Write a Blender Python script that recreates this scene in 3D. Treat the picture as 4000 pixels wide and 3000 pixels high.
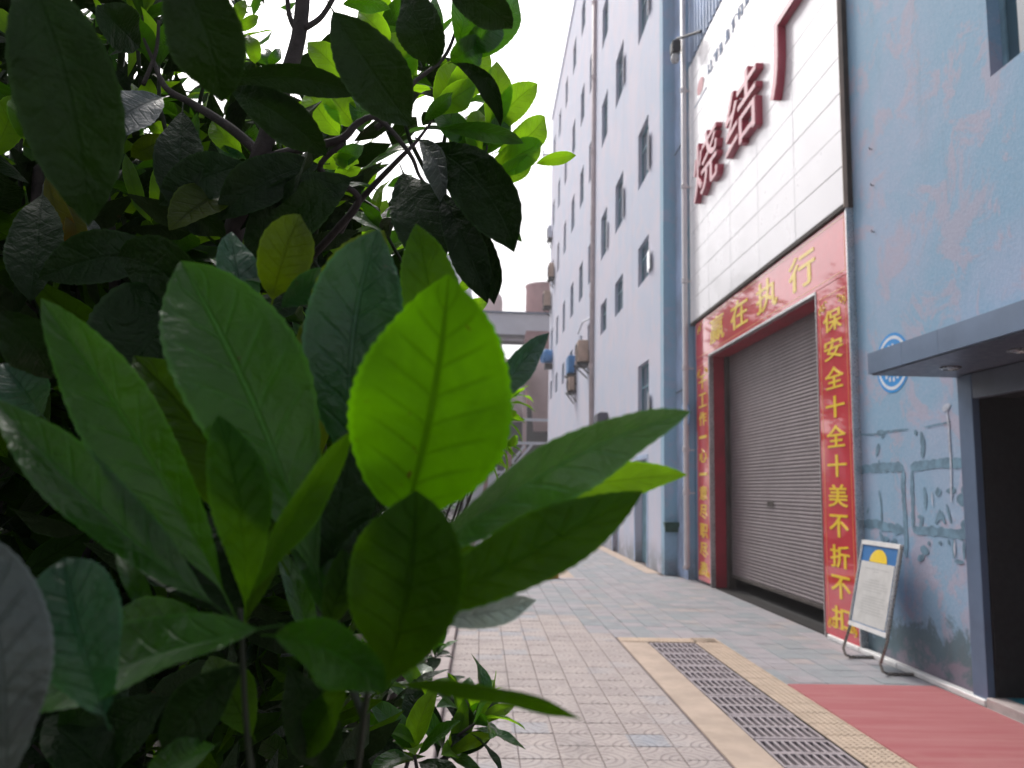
import bpy, math, random
import numpy as np
from mathutils import Vector, Matrix, Quaternion, noise
random.seed(7); rng = np.random.default_rng(7)
for o in list(bpy.data.objects): bpy.data.objects.remove(o)
S = bpy.context.scene; COL = S.collection
R = math.radians

# ------------------------------------------------------------------ camera
F, VX, VY, SL, H = 3100.0, 1877.0, 1907.0, 0.0217, 1.6
dy = Vector(((VX-2000)/F, -(VY-1500)/F, -1)).normalized()
up = Vector((1, -SL, 0)).cross(dy).normalized()
rx = dy.cross(up)
M3 = Matrix((rx, dy, up))                      # camera -> world rotation
cam = bpy.data.cameras.new('camera'); cam.sensor_width = 36; cam.lens = F/4000*36
cam.clip_start = 0.02; cam.clip_end = 2000
cam.dof.use_dof = True; cam.dof.focus_distance = 1.1; cam.dof.aperture_fstop = 8.0
camo = bpy.data.objects.new('camera', cam); COL.objects.link(camo); S.camera = camo
camo.matrix_world = Matrix.Translation((0, 0, H)) @ M3.to_4x4()
# ------------------------------------------------------------------ sky and sun (hazy bright day)
SUN_EL, SUN_AZ = R(48), R(-22)                 # azimuth from +Y (street direction), negative = left
W = bpy.data.worlds.new('World'); S.world = W; W.use_nodes = True
nt = W.node_tree; nt.nodes.clear()
wo = nt.nodes.new('ShaderNodeOutputWorld'); bg = nt.nodes.new('ShaderNodeBackground')
sky = nt.nodes.new('ShaderNodeTexSky'); sky.sky_type = 'NISHITA'; sky.sun_disc = False
sky.sun_elevation = SUN_EL; sky.sun_rotation = SUN_AZ; sky.dust_density = 4; sky.air_density = 1.0; sky.ozone_density = 1.0
bw = nt.nodes.new('ShaderNodeRGBToBW'); mx = nt.nodes.new('ShaderNodeMix'); mx.data_type = 'RGBA'
mt = nt.nodes.new('ShaderNodeMix'); mt.data_type = 'RGBA'; mt.blend_type = 'MULTIPLY'; mt.inputs[0].default_value = 1
nt.links.new(sky.outputs[0], bw.inputs[0]); nt.links.new(bw.outputs[0], mt.inputs[6]); mt.inputs[7].default_value = (1.0, 0.985, 1.0, 1)
mx.inputs[0].default_value = 0.80
nt.links.new(sky.outputs[0], mx.inputs[6]); nt.links.new(mt.outputs[2], mx.inputs[7])
nt.links.new(mx.outputs[2], bg.inputs[0]); nt.links.new(bg.outputs[0], wo.inputs[0]); bg.inputs[1].default_value = 0.14
sl = bpy.data.lights.new('sun', 'SUN'); sl.energy = 1.3; sl.angle = R(14); sl.color = (1, 0.95, 0.88)
so = bpy.data.objects.new('sun', sl); COL.objects.link(so)
sd = Vector((math.sin(SUN_AZ)*math.cos(SUN_EL), math.cos(SUN_AZ)*math.cos(SUN_EL), math.sin(SUN_EL)))
so.rotation_euler = sd.to_track_quat('Z', 'Y').to_euler()
vs = S.view_settings; vs.view_transform = 'Standard'; vs.look = 'None'; vs.gamma = 1; vs.use_curve_mapping = False
vs.exposure = 0.72
S.cycles.max_bounces = 8; S.cycles.transmission_bounces = 6; S.cycles.diffuse_bounces = 4

# ------------------------------------------------------------------ helpers
def P(px, py, d):
    "world point seen at photo position px,py at distance d (m) along the view axis"
    return M3 @ (Vector(((px-2000)/F, -(py-1500)/F, -1))*d) + Vector((0, 0, H))

def tag(o, label=None, cat=None, group=None, kind=None):
    if label: o['label'] = label
    if cat: o['category'] = cat
    if group: o['group'] = group
    if kind: o['kind'] = kind
    return o

def empty(name, loc, label=None, cat=None, group=None, kind=None):
    o = bpy.data.objects.new(name, None); o.empty_display_size = 0.1; COL.objects.link(o); o.location = loc
    return tag(o, label, cat, group, kind)

class MB:
    def __init__(s): s.v = []; s.f = []; s.m = []
    def poly(s, pts, faces, mi=0):
        b = len(s.v); s.v += [tuple(p) for p in pts]; s.f += [tuple(i+b for i in f) for f in faces]; s.m += [mi]*len(faces); return s
    def box(s, x0, x1, y0, y1, z0, z1, mi=0, bev=0.0):
        if bev <= 0:
            p = [(x, y, z) for z in (z0, z1) for y in (y0, y1) for x in (x0, x1)]
            return s.poly(p, [(0,2,3,1),(4,5,7,6),(0,1,5,4),(2,6,7,3),(0,4,6,2),(1,3,7,5)], mi)
        b = bev; X = (x0, x1); Y = (y0, y1); Z = (z0, z1); vi = {}; pts = []
        for i in (0,1):
            for j in (0,1):
                for k in (0,1):
                    sx = b*(1-2*i); sy = b*(1-2*j); sz = b*(1-2*k)
                    for a, q in (('x', (X[i], Y[j]+sy, Z[k]+sz)), ('y', (X[i]+sx, Y[j], Z[k]+sz)), ('z', (X[i]+sx, Y[j]+sy, Z[k]))):
                        vi[(a,i,j,k)] = len(pts); pts.append(q)
        fs = []
        for i in (0,1): fs.append([vi[('x',i,j,k)] for j,k in ((0,0),(0,1),(1,1),(1,0))])
        for j in (0,1): fs.append([vi[('y',i,j,k)] for i,k in ((0,0),(1,0),(1,1),(0,1))])
        for k in (0,1): fs.append([vi[('z',i,j,k)] for i,j in ((0,0),(0,1),(1,1),(1,0))])
        for j in (0,1):
            for k in (0,1): fs.append([vi[('y',0,j,k)],vi[('y',1,j,k)],vi[('z',1,j,k)],vi[('z',0,j,k)]])
        for i in (0,1):
            for k in (0,1): fs.append([vi[('x',i,0,k)],vi[('x',i,1,k)],vi[('z',i,1,k)],vi[('z',i,0,k)]])
            for j in (0,1): fs.append([vi[('x',i,j,0)],vi[('x',i,j,1)],vi[('y',i,j,1)],vi[('y',i,j,0)]])
        for i in (0,1):
            for j in (0,1):
                for k in (0,1): fs.append([vi[(a,i,j,k)] for a in 'xyz'])
        return s.poly(pts, fs, mi)
    def tube(s, pts, rad, n=8, mi=0, cap=True):
        pts = [Vector(p) for p in pts]; rad = rad if isinstance(rad, (list, tuple)) else [rad]*len(pts)
        b = len(s.v); nr = None
        for i, p in enumerate(pts):
            t = (pts[min(i+1, len(pts)-1)]-pts[max(i-1, 0)]).normalized()
            if nr is None: nr = t.orthogonal().normalized()
            else: nr = (nr - t*nr.dot(t)).normalized()
            bn = t.cross(nr)
            for k in range(n):
                a = 2*math.pi*k/n; s.v.append(tuple(p + (nr*math.cos(a)+bn*math.sin(a))*rad[i]))
        for i in range(len(pts)-1):
            for k in range(n):
                s.f.append((b+i*n+k, b+i*n+(k+1) % n, b+(i+1)*n+(k+1) % n, b+(i+1)*n+k)); s.m.append(mi)
        if cap:
            s.f.append(tuple(b+k for k in reversed(range(n)))); s.f.append(tuple(b+(len(pts)-1)*n+k for k in range(n))); s.m += [mi, mi]
        return s
    def lathe(s, c, prof, n=32, mi=0):
        b = len(s.v)
        for r, z in prof:
            for k in range(n):
                a = 2*math.pi*k/n; s.v.append((c[0]+r*math.cos(a), c[1]+r*math.sin(a), c[2]+z))
        for i in range(len(prof)-1):
            for k in range(n):
                s.f.append((b+i*n+k, b+i*n+(k+1) % n, b+(i+1)*n+(k+1) % n, b+(i+1)*n+k)); s.m.append(mi)
        return s
    def build(s, name, mats, parent=None, loc=None, smooth=False):
        "mesh in world coordinates, re-based on loc (default: parent's or first vertex base)"
        me = bpy.data.meshes.new(name)
        if loc is None:
            a = np.array(s.v); loc = Vector((a[:,0].mean(), a[:,1].mean(), a[:,2].min()))
        loc = Vector(loc)
        me.from_pydata([(x-loc.x, y-loc.y, z-loc.z) for x, y, z in s.v], [], s.f)
        if not isinstance(mats, (list, tuple)): mats = [mats]
        for m in mats: me.materials.append(m)
        me.polygons.foreach_set('material_index', s.m)
        if smooth: me.polygons.foreach_set('use_smooth', [True]*len(me.polygons))
        me.update()
        return link(name, me, parent, loc)

def link(name, me, parent, loc, rot=None):
    o = bpy.data.objects.new(name, me); COL.objects.link(o)
    off = Vector((0, 0, 0)); q = parent
    while q is not None: off += q.location; q = q.parent
    if parent is not None: o.parent = parent
    o.location = Vector(loc)-off
    if rot is not None: o.rotation_euler = rot
    return o

# ---- node helpers
class NT:
    def __init__(s, name):
        s.mat = bpy.data.materials.new(name); s.mat.use_nodes = True; s.t = s.mat.node_tree
        s.t.nodes.clear(); s.out = s.t.nodes.new('ShaderNodeOutputMaterial')
        s.b = s.t.nodes.new('ShaderNodeBsdfPrincipled'); s.L(s.b.outputs[0], s.out.inputs[0])
    def n(s, ty, **kw):
        o = s.t.nodes.new(ty)
        for k, v in kw.items(): setattr(o, k, v)
        return o
    def L(s, a, b): s.t.links.new(a, b)
    def set(s, node, key, v):
        if hasattr(v, 'is_output') or isinstance(v, bpy.types.NodeSocket): s.L(v, node.inputs[key])
        else: node.inputs[key].default_value = v
    def math(s, op, a, b=0.0, c=None, clamp=False):
        m = s.n('ShaderNodeMath', operation=op, use_clamp=clamp); s.set(m, 0, a); s.set(m, 1, b)
        if c is not None: s.set(m, 2, c)
        return m.outputs[0]
    def mix(s, f, a, b, mode='MIX'):
        m = s.n('ShaderNodeMix', data_type='RGBA', blend_type=mode); s.set(m, 0, f)
        s.set(m, 6, (*a, 1) if isinstance(a, tuple) and len(a) == 3 else a); s.set(m, 7, (*b, 1) if isinstance(b, tuple) and len(b) == 3 else b)
        return m.outputs[2]
    def noise(s, vec, scale, detail=4, rough=0.6, dist=0.0):
        m = s.n('ShaderNodeTexNoise'); s.L(vec, m.inputs['Vector']); m.inputs['Scale'].default_value = scale
        m.inputs['Detail'].default_value = detail; m.inputs['Roughness'].default_value = rough; m.inputs['Distortion'].default_value = dist
        return m.outputs[0]
    def map(s, v, a, b, c=0.0, d=1.0):
        m = s.n('ShaderNodeMapRange', interpolation_type='SMOOTHSTEP'); s.L(v, m.inputs[0])
        for i, q in enumerate((a, b, c, d)): m.inputs[i+1].default_value = q
        return m.outputs[0]
    def geo(s): return s.n('ShaderNodeNewGeometry')
    def scaled(s, vec, sc):
        m = s.n('ShaderNodeMapping'); s.L(vec, m.inputs[0]); m.inputs['Scale'].default_value = sc; return m.outputs[0]
    def xyz(s, vec):
        m = s.n('ShaderNodeSeparateXYZ'); s.L(vec, m.inputs[0]); return m.outputs
    def bump(s, h, strength=0.3, dist=0.01):
        m = s.n('ShaderNodeBump'); s.L(h, m.inputs['Height']); m.inputs['Strength'].default_value = strength; m.inputs['Distance'].default_value = dist
        s.L(m.outputs[0], s.b.inputs['Normal']); return m
    def base(s, v): s.set(s.b, 'Base Color', (*v, 1) if isinstance(v, tuple) and len(v) == 3 else v)
    def rough(s, v): s.set(s.b, 'Roughness', v)

def simple(name, col, rough=0.6, metal=0.0, var=0.12, scale=6.0, bump=0.05, dirt=None, coat=0.0):
    t = NT(name); g = t.geo(); pos = g.outputs['Position']
    n1 = t.noise(pos, scale, 5); n2 = t.noise(pos, scale*9, 3)
    f = t.map(n1, 0.3, 0.7, 1-var, 1+var)
    v = t.n('ShaderNodeMixRGB', blend_type='MULTIPLY'); v.inputs[0].default_value = 1; v.inputs[1].default_value = (*col, 1)
    t.L(f, v.inputs[2]); c = v.outputs[0]
    if dirt: c = t.mix(t.map(t.noise(pos, scale*0.7, 6, 0.7), 0.52, 0.75, 0, 0.7), c, dirt)
    t.base(c); t.set(t.b, 'Roughness', t.map(n2, 0.2, 0.8, max(0.02, rough-0.08), min(1, rough+0.08))); t.b.inputs['Metallic'].default_value = metal
    t.b.inputs['Coat Weight'].default_value = coat; t.b.inputs['Coat Roughness'].default_value = 0.04
    if bump: t.bump(n2, bump, 0.01)
    return t.mat

MAT = {}
# ------------------------------------------------------------------ materials: walls
def wall_mat(name, c1, c2, c3, rough=0.75, relief=0.25, course=None, mould=False):
    t = NT(name); g = t.geo(); pos = g.outputs['Position']
    big = t.noise(pos, 0.55, 6, 0.62, 0.4); mid = t.noise(pos, 1.9, 7, 0.7, 0.6); fine = t.noise(pos, 34, 4, 0.7)
    streak = t.noise(t.scaled(pos, (2.2, 2.2, 0.22)), 1.6, 5, 0.65)
    c = t.mix(t.map(big, 0.42, 0.62), c1, c2)
    c = t.mix(t.map(mid, 0.505, 0.60, 0, 0.55), c, c3)
    c = t.mix(t.map(streak, 0.55, 0.8, 0, 0.35), c, tuple(0.55*x for x in c1))
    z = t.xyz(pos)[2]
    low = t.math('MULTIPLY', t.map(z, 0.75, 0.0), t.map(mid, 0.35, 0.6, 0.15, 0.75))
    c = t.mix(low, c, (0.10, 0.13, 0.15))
    c = t.mix(t.map(fine, 0.25, 0.75, 0, 0.12), c, (0.75, 0.75, 0.8))
    if mould:
        m1 = t.noise(pos, 3.2, 8, 0.72, 0.3); yb = t.math('ABSOLUTE', t.math('SUBTRACT', t.xyz(pos)[1], 7.1))
        edge = t.math('ADD', t.math('ADD', t.math('MULTIPLY', z, 1.0), t.math('MULTIPLY', yb, 0.22)), t.math('MULTIPLY', m1, -1.1))
        c = t.mix(t.map(edge, 0.02, -0.10, 0, 0.85), c, (0.085, 0.14, 0.16)); c = t.mix(t.map(edge, -0.28, -0.42, 0, 0.8), c, (0.26, 0.21, 0.27))
    t.base(c); t.rough(rough)
    h = t.math('ADD', t.math('MULTIPLY', fine, 0.5), t.math('MULTIPLY', mid, 1.0))
    if course:
        w = t.math('PINGPONG', t.math('MULTIPLY', z, 1/course), 0.5)
        h = t.math('ADD', h, t.map(w, 0.0, 0.09, -0.6, 0.0))
    t.bump(h, relief, 0.02)
    return t.mat
MAT['blue_wall'] = wall_mat('painted_blue_plaster', (0.20, 0.365, 0.52), (0.295, 0.39, 0.545), (0.44, 0.34, 0.42), mould=True)
MAT['pale_wall'] = wall_mat('painted_pale_brick', (0.56, 0.60, 0.73), (0.64, 0.62, 0.73), (0.67, 0.61, 0.69), relief=0.15, course=0.12)
MAT['teal_wall'] = wall_mat('teal_painted_end_wall', (0.28, 0.48, 0.62), (0.34, 0.50, 0.65), (0.44, 0.47, 0.60))
MAT['corrugated'] = simple('blue_corrugated_steel', (0.44, 0.55, 0.74), 0.45, 0.1, 0.2, 1.2, 0.03, dirt=(0.3, 0.32, 0.4))
MAT['white_cladding'] = simple('white_metal_cladding', (0.84, 0.82, 0.845), 0.32, 0.0, 0.03, 0.3, 0.0, coat=0.35)
MAT['red_board'] = simple('glossy_red_board', (0.60, 0.03, 0.05), 0.5, 0, 0.08, 2.0, 0.0, coat=1.0)
MAT['red_board'].node_tree.nodes['Principled BSDF'].inputs['Coat IOR'].default_value = 1.9; MAT['red_board'].node_tree.nodes['Principled BSDF'].inputs['Specular IOR Level'].default_value = 0.1
MAT['gold_paint'] = simple('golden_yellow_letters', (0.90, 0.62, 0.01), 0.4, 0, 0.04, 8, 0.0, coat=0.6)
MAT['orange_line'] = simple('orange_border_print', (0.75, 0.22, 0.05), 0.35, 0, 0.05, 8, 0.0, coat=0.8)
MAT['sign_red'] = simple('red_raised_letters', (0.42, 0.04, 0.08), 0.40, 0, 0.08, 3, 0.0, coat=0.4)
MAT['sign_blue'] = simple('faded_blue_small_letters', (0.12, 0.20, 0.36), 0.5, 0, 0.1, 3, 0.0)
MAT['sign_pink'] = simple('faded_red_emblem', (0.62, 0.22, 0.25), 0.45, 0, 0.1, 3, 0.0)
MAT['gate_red'] = simple('dark_red_gate_lining', (0.36, 0.015, 0.04), 0.45, 0, 0.15, 3, 0.03)
MAT['silver'] = simple('brushed_aluminium_trim', (0.62, 0.62, 0.62), 0.3, 0.85, 0.1, 6, 0.02)
MAT['dark_gap'] = simple('dark_rusty_edge', (0.05, 0.04, 0.035), 0.8, 0, 0.3, 6, 0.1)
MAT['shutter'] = simple('brown_grey_shutter_steel', (0.20, 0.165, 0.172), 0.42, 0.25, 0.12, 1.5, 0.03)
MAT['canopy'] = simple('grey_blue_canopy_panels', (0.12, 0.175, 0.27), 0.35, 0.2, 0.12, 2, 0.02)
MAT['soffit'] = simple('grey_soffit_panels', (0.11, 0.135, 0.18), 0.4, 0.1, 0.1, 2, 0.02)
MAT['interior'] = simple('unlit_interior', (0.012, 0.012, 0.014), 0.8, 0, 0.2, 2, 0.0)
MAT['blue_floor'] = simple('blue_interior_floor', (0.02, 0.25, 0.34), 0.4, 0, 0.2, 4, 0.0)
MAT['white_pvc'] = simple('white_plastic_pipe', (0.70, 0.66, 0.68), 0.35, 0, 0.08, 3, 0.02)
MAT['pink_pipe'] = simple('pinkish_cream_pipe', (0.66, 0.55, 0.55), 0.5, 0, 0.1, 3, 0.02)
MAT['window_teal'] = simple('teal_window_reveal', (0.17, 0.31, 0.39), 0.6, 0, 0.2, 3, 0.05)
t = NT('blue_green_glass'); t.base((0.03, 0.08, 0.11)); t.rough(0.06); t.b.inputs['Coat Weight'].default_value = 1; MAT['glass'] = t.mat
MAT['ac_beige'] = simple('weathered_beige_casing', (0.50, 0.36, 0.28), 0.6, 0, 0.15, 4, 0.05, dirt=(0.3, 0.2, 0.15))
MAT['ac_blue'] = simple('bright_blue_casing', (0.04, 0.22, 0.50), 0.5, 0, 0.12, 4, 0.04)
MAT['black_steel'] = simple('blackened_steel', (0.03, 0.035, 0.04), 0.6, 0.3, 0.2, 8, 0.05)
MAT['green_box'] = simple('dark_green_plastic', (0.012, 0.06, 0.04), 0.5, 0, 0.2, 8, 0.05)
MAT['emblem_blue'] = simple('emblem_blue_paint', (0.01, 0.27, 0.68), 0.5, 0, 0.08, 8, 0.02)
MAT['emblem_white'] = simple('emblem_white_paint', (0.66, 0.72, 0.80), 0.5, 0, 0.08, 8, 0.02)
MAT['white_trim'] = simple('white_floor_trim', (0.72, 0.71, 0.70), 0.4, 0, 0.1, 6, 0.03)
MAT['casement'] = simple('casement_painted_sky_reflection', (0.85, 0.85, 0.85), 0.15, 0.0, 0.03, 6, 0.0, coat=1.0)  # white base colour paints in the sky reflected by the open glass
MAT['steel_tube'] = simple('brushed_steel_tube', (0.34, 0.31, 0.28), 0.28, 0.9, 0.1, 6, 0.0)
MAT['paper'] = simple('grey_notice_paper', (0.55, 0.545, 0.53), 0.6, 0, 0.07, 9, 0.02)
MAT['print_blue'] = simple('blue_printed_header', (0.02, 0.15, 0.40), 0.4, 0, 0.05, 9, 0.0)
MAT['print_grey'] = simple('faint_grey_print', (0.42, 0.42, 0.41), 0.6, 0, 0.05, 9, 0.0)
MAT['curb'] = simple('pale_concrete_kerb', (0.42, 0.36, 0.35), 0.8, 0, 0.15, 5, 0.15)
MAT['tan'] = simple('ochre_tan_paving', (0.45, 0.35, 0.28), 0.75, 0, 0.14, 3, 0.15, dirt=(0.42, 0.32, 0.26))
MAT['tan_light'] = simple('ochre_tactile_tile', (0.49, 0.38, 0.29), 0.75, 0, 0.1, 6, 0.15)
MAT['mortar'] = simple('dark_mortar', (0.14, 0.11, 0.11), 0.9, 0, 0.2, 10, 0.1)
MAT['ground'] = simple('grey_ground', (0.22, 0.20, 0.21), 0.9, 0, 0.2, 0.7, 0.1)
MAT['soil'] = simple('dark_damp_soil', (0.028, 0.022, 0.016), 0.95, 0, 0.5, 14, 0.6)
MAT['grate'] = simple('galvanised_grate', (0.33, 0.29, 0.31), 0.5, 0.35, 0.15, 9, 0.05)
MAT['channel'] = simple('black_channel', (0.006, 0.005, 0.005), 0.9, 0, 0.2, 9, 0.0)
MAT['yellow'] = simple('worn_yellow_paint', (0.55, 0.30, 0.03), 0.6, 0, 0.2, 9, 0.05)
MAT['pale_metal'] = simple('pale_grey_sheet_cladding', (0.78, 0.80, 0.88), 0.55, 0.1, 0.1, 0.25, 0.02)
MAT['dark_metal'] = simple('dark_girder_steel', (0.10, 0.10, 0.13), 0.6, 0.3, 0.2, 0.4, 0.02)
MAT['rust_red'] = simple('faded_red_brown_steel', (0.40, 0.21, 0.22), 0.7, 0, 0.2, 0.4, 0.03)
MAT['rust_pink'] = simple('dusty_pink_tank', (0.66, 0.50, 0.50), 0.6, 0, 0.12, 0.5, 0.03)
MAT['dusty_pipe'] = simple('dusty_beige_duct', (0.42, 0.34, 0.33), 0.40, 0.1, 0.2, 0.5, 0.03, dirt=(0.2, 0.15, 0.14))
MAT['plant_dark'] = simple('dark_plant_hall', (0.03, 0.04, 0.05), 0.8, 0, 0.3, 0.5, 0.03)
MAT['lamp_glass'] = simple('lamp_glass', (0.5, 0.5, 0.5), 0.2, 0, 0.1, 9, 0.0)
MAT['bark'] = simple('smooth_dark_bark', (0.05, 0.04, 0.04), 0.75, 0, 0.35, 60, 0.4)
MAT['green_twig'] = simple('green_young_twig', (0.012, 0.020, 0.006), 0.55, 0, 0.25, 60, 0.2)
MAT['stain_teal'] = simple('faded_teal_overpaint', (0.13, 0.235, 0.32), 0.8, 0, 0.3, 9, 0.0)
MAT['stain_white'] = simple('white_paint_run', (0.42, 0.46, 0.54), 0.7, 0, 0.2, 20, 0.05)
MAT['rust_stain'] = simple('mould_patch', (0.07, 0.11, 0.125), 0.85, 0, 0.5, 12, 0.1)
# carpet
t = NT('red_ribbed_carpet'); g = t.geo(); pos = g.outputs['Position']; X_, Y_, Z_ = t.xyz(pos)
st = t.math('PINGPONG', t.math('MULTIPLY', Y_, 1/0.02), 0.5); band = t.noise(t.scaled(pos, (0.5, 5.5, 1)), 1.6, 4)
c = t.mix(t.map(band, 0.35, 0.7, 0, 0.6), (0.36, 0.10, 0.11), (0.43, 0.19, 0.19)); c = t.mix(t.map(t.noise(pos, 2.5, 6, .7), 0.5, 0.8, 0, 0.5), c, (0.40, 0.18, 0.16))
t.base(c); t.rough(0.9); t.bump(t.math('ADD', st, t.noise(pos, 220, 2)), 0.5, 0.004); MAT['carpet'] = t.mat
# paving tiles (uv 0..1 on each tile)
def tile_mat(name, cols, pattern):
    t = NT(name); oi = t.n('ShaderNodeObjectInfo'); uvn = t.n('ShaderNodeUVMap'); uv = uvn.outputs[0]; u, v, _ = t.xyz(uv)
    g = t.geo(); pos = g.outputs['Position']
    px = t.math('FLOOR', t.math('MULTIPLY', t.xyz(pos)[0], 4.0)); py = t.math('FLOOR', t.math('MULTIPLY', t.xyz(pos)[1], 4.0))
    cb = t.n('ShaderNodeCombineXYZ'); t.L(px, cb.inputs[0]); t.L(py, cb.inputs[1])
    wn = t.n('ShaderNodeTexWhiteNoise', noise_dimensions='2D'); t.L(cb.outputs[0], wn.inputs['Vector'])
    rnd = wn.outputs['Value']; big = t.noise(pos, 0.8, 4, 0.6, 0.5)
    f = t.math('ADD', t.math('MULTIPLY', rnd, 0.55), t.math('MULTIPLY', big, 0.6))
    c = t.mix(t.map(f, 0.25, 0.85), cols[0], cols[1]); c = t.mix(t.map(f, 0.72, 0.95), c, cols[2])
    fine = t.noise(pos, 90, 4, 0.7); c = t.mix(t.map(fine, 0.35, 0.8, 0, 0.35), c, (0.55, 0.50, 0.50))
    grime = t.noise(pos, 4, 6, 0.7); c = t.mix(t.map(t.noise(pos, 1.1, 5, 0.7, 1.0), 0.53, 0.68, 0, 0.45), c, (0.20, 0.175, 0.17)); c = t.mix(t.map(grime, 0.5, 0.8, 0, 0.45), c, (0.17, 0.15, 0.16))
    h = t.math('MULTIPLY', fine, 0.3)
    if pattern:
        d1 = t.math('SQRT', t.math('ADD', t.math('POWER', u, 2), t.math('POWER', v, 2)))
        iu = t.math('SUBTRACT', 1, u); iv = t.math('SUBTRACT', 1, v)
        d2 = t.math('SQRT', t.math('ADD', t.math('POWER', iu, 2), t.math('POWER', iv, 2)))
        d = t.math('MINIMUM', d1, d2)
        rings = t.math('SINE', t.math('MULTIPLY', d, 2*math.pi*5))
        lines = t.math('SINE', t.math('MULTIPLY', t.math('ADD', u, iv), 2*math.pi*4))
        sel = t.math('LESS_THAN', d, 0.70)
        pat = t.math('ADD', t.math('MULTIPLY', rings, sel), t.math('MULTIPLY', lines, t.math('SUBTRACT', 1, sel)))
        groove = t.map(pat, -0.95, -0.35, 1, 0)
        c = t.mix(t.math('MULTIPLY', groove, 0.38), c, (0.13, 0.105, 0.105)); h = t.math('SUBTRACT', h, t.math('MULTIPLY', groove, 1.2))
    t.base(c); t.rough(t.map(grime, 0.3, 0.7, 0.62, 0.85)); t.bump(h, 0.6, 0.004); return t.mat
MAT['tile_a'] = tile_mat('embossed_beige_tile', [(0.37, 0.315, 0.30), (0.43, 0.365, 0.34), (0.27, 0.30, 0.35)], True)
MAT['tile_b'] = tile_mat('grey_slate_paver', [(0.31, 0.285, 0.31), (0.20, 0.24, 0.26), (0.38, 0.31, 0.30)], False)
# leaves: uv u across (-1..1 as 0..1), v along
def leaf_mat(name, top, under, glow, trans, rough=0.42, tipcol=None, veindark=0.5, coat=0.0, spec=0.28, veinlight=1.35, vb=.9):
    t = NT(name); uv = t.n('ShaderNodeUVMap').outputs[0]; u, v, _ = t.xyz(uv); oi = t.n('ShaderNodeObjectInfo'); g = t.geo(); pos = g.outputs['Position']
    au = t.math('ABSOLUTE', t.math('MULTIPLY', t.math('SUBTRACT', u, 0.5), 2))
    mid = t.map(au, 0.02, 0.075, 1, 0)
    sv = t.math('PINGPONG', t.math('MULTIPLY', t.math('SUBTRACT', v, t.math('MULTIPLY', t.math('POWER', au, 0.8), 0.16)), 8.5), 0.5)
    brk = t.noise(t.geo().outputs['Position'], 70, 2)
    sv = t.math('ADD', sv, t.math('MULTIPLY', t.math('SUBTRACT', brk, 0.5), 0.12)); side = t.math('MULTIPLY', t.map(sv, 0.0, 0.14, 1, 0), t.map(au, 0.95, 0.5, 0, 1))
    vein = t.math('MAXIMUM', mid, t.math('MULTIPLY', side, 0.5))
    n1 = t.noise(pos, 55, 4, 0.6); n2 = t.noise(pos, 400, 3, 0.6)
    rn = oi.outputs['Random']
    def tone(c, k): return tuple(min(1, x*k) for x in c)
    topc = t.mix(rn, tone(top, 0.75), tone(top, 1.3)); topc = t.mix(t.map(n1, 0.35, 0.75, 0, 0.5), topc, tone(top, 0.6))
    topc = t.mix(t.math('MULTIPLY', vein, 0.5), topc, tuple(min(1, x*veinlight) for x in top))
    undc = t.mix(t.math('MULTIPLY', vein, 0.5), under, tone(under, 1.35))
    col = t.mix(g.outputs['Backfacing'], topc, undc)
    gl = t.mix(rn, tone(glow, 0.85), tone(glow, 1.15)); gl = t.mix(t.map(n1, 0.3, 0.75, 0, 0.35), gl, tone(glow, 0.7))
    gl = t.mix(t.map(t.noise(pos, 17, 3, 0.6, 0.8), 0.38, 0.66, 0, 0.75), gl, tone(glow, 0.62))
    gl = t.mix(t.math('MULTIPLY', vein, veindark), gl, tuple(x*0.45 for x in glow))
    spot = t.math('MULTIPLY', t.map(t.noise(pos, 120, 2, 0.5, 0.5), 0.73, 0.77), t.map(t.noise(pos, 14, 2), 0.5, 0.62)); col = t.mix(spot, col, (0.05, 0.03, 0.012)); gl = t.mix(spot, gl, (0.10, 0.05, 0.01))
    edge = t.map(au, 0.90, 0.97, 0, 0.5); col = t.mix(edge, col, tuple(min(1, x*2.2+.01) for x in top)); gl = t.mix(edge, gl, tuple(min(1, x*1.4) for x in glow))  # pale blade margin: rim sheen painted into the leaf colour
    if tipcol:
        tf = t.map(t.math('ADD', v, t.math('MULTIPLY', n1, 0.35)), 0.65, 0.95); col = t.mix(tf, col, tipcol); gl = t.mix(tf, gl, tipcol)
    t.base(col); t.set(t.b, 'Roughness', t.math('ADD', rough, t.math('MULTIPLY', g.outputs['Backfacing'], 0.25)))
    t.b.inputs['Coat Weight'].default_value = coat; t.b.inputs['Coat Roughness'].default_value = 0.2; t.b.inputs['Specular IOR Level'].default_value = spec
    n3 = t.noise(pos, 26, 3, 0.5, 1.5)
    h = t.math('ADD', t.math('MULTIPLY', n3, 3.0), t.math('ADD', t.math('MULTIPLY', n1, 1.6), t.math('ADD', t.math('MULTIPLY', n2, 0.15), t.math('MULTIPLY', vein, -vb))))
    t.bump(h, 0.8, 0.003)
    tr = t.n('ShaderNodeBsdfTranslucent'); t.L(gl, tr.inputs[0])
    ms = t.n('ShaderNodeMixShader'); ms.inputs[0].default_value = trans; t.L(t.b.outputs[0], ms.inputs[1]); t.L(tr.outputs[0], ms.inputs[2]); t.L(ms.outputs[0], t.out.inputs[0])
    return t.mat
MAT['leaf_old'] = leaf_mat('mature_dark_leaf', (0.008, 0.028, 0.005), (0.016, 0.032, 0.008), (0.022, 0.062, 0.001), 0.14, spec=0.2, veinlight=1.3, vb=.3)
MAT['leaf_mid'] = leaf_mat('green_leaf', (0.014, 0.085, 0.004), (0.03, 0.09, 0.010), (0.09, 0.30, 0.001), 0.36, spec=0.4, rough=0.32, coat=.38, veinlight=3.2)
MAT['leaf_new'] = leaf_mat('young_bright_leaf', (0.05, 0.15, 0.008), (0.08, 0.17, 0.02), (0.36, 0.72, 0.012), 0.55)
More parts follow.
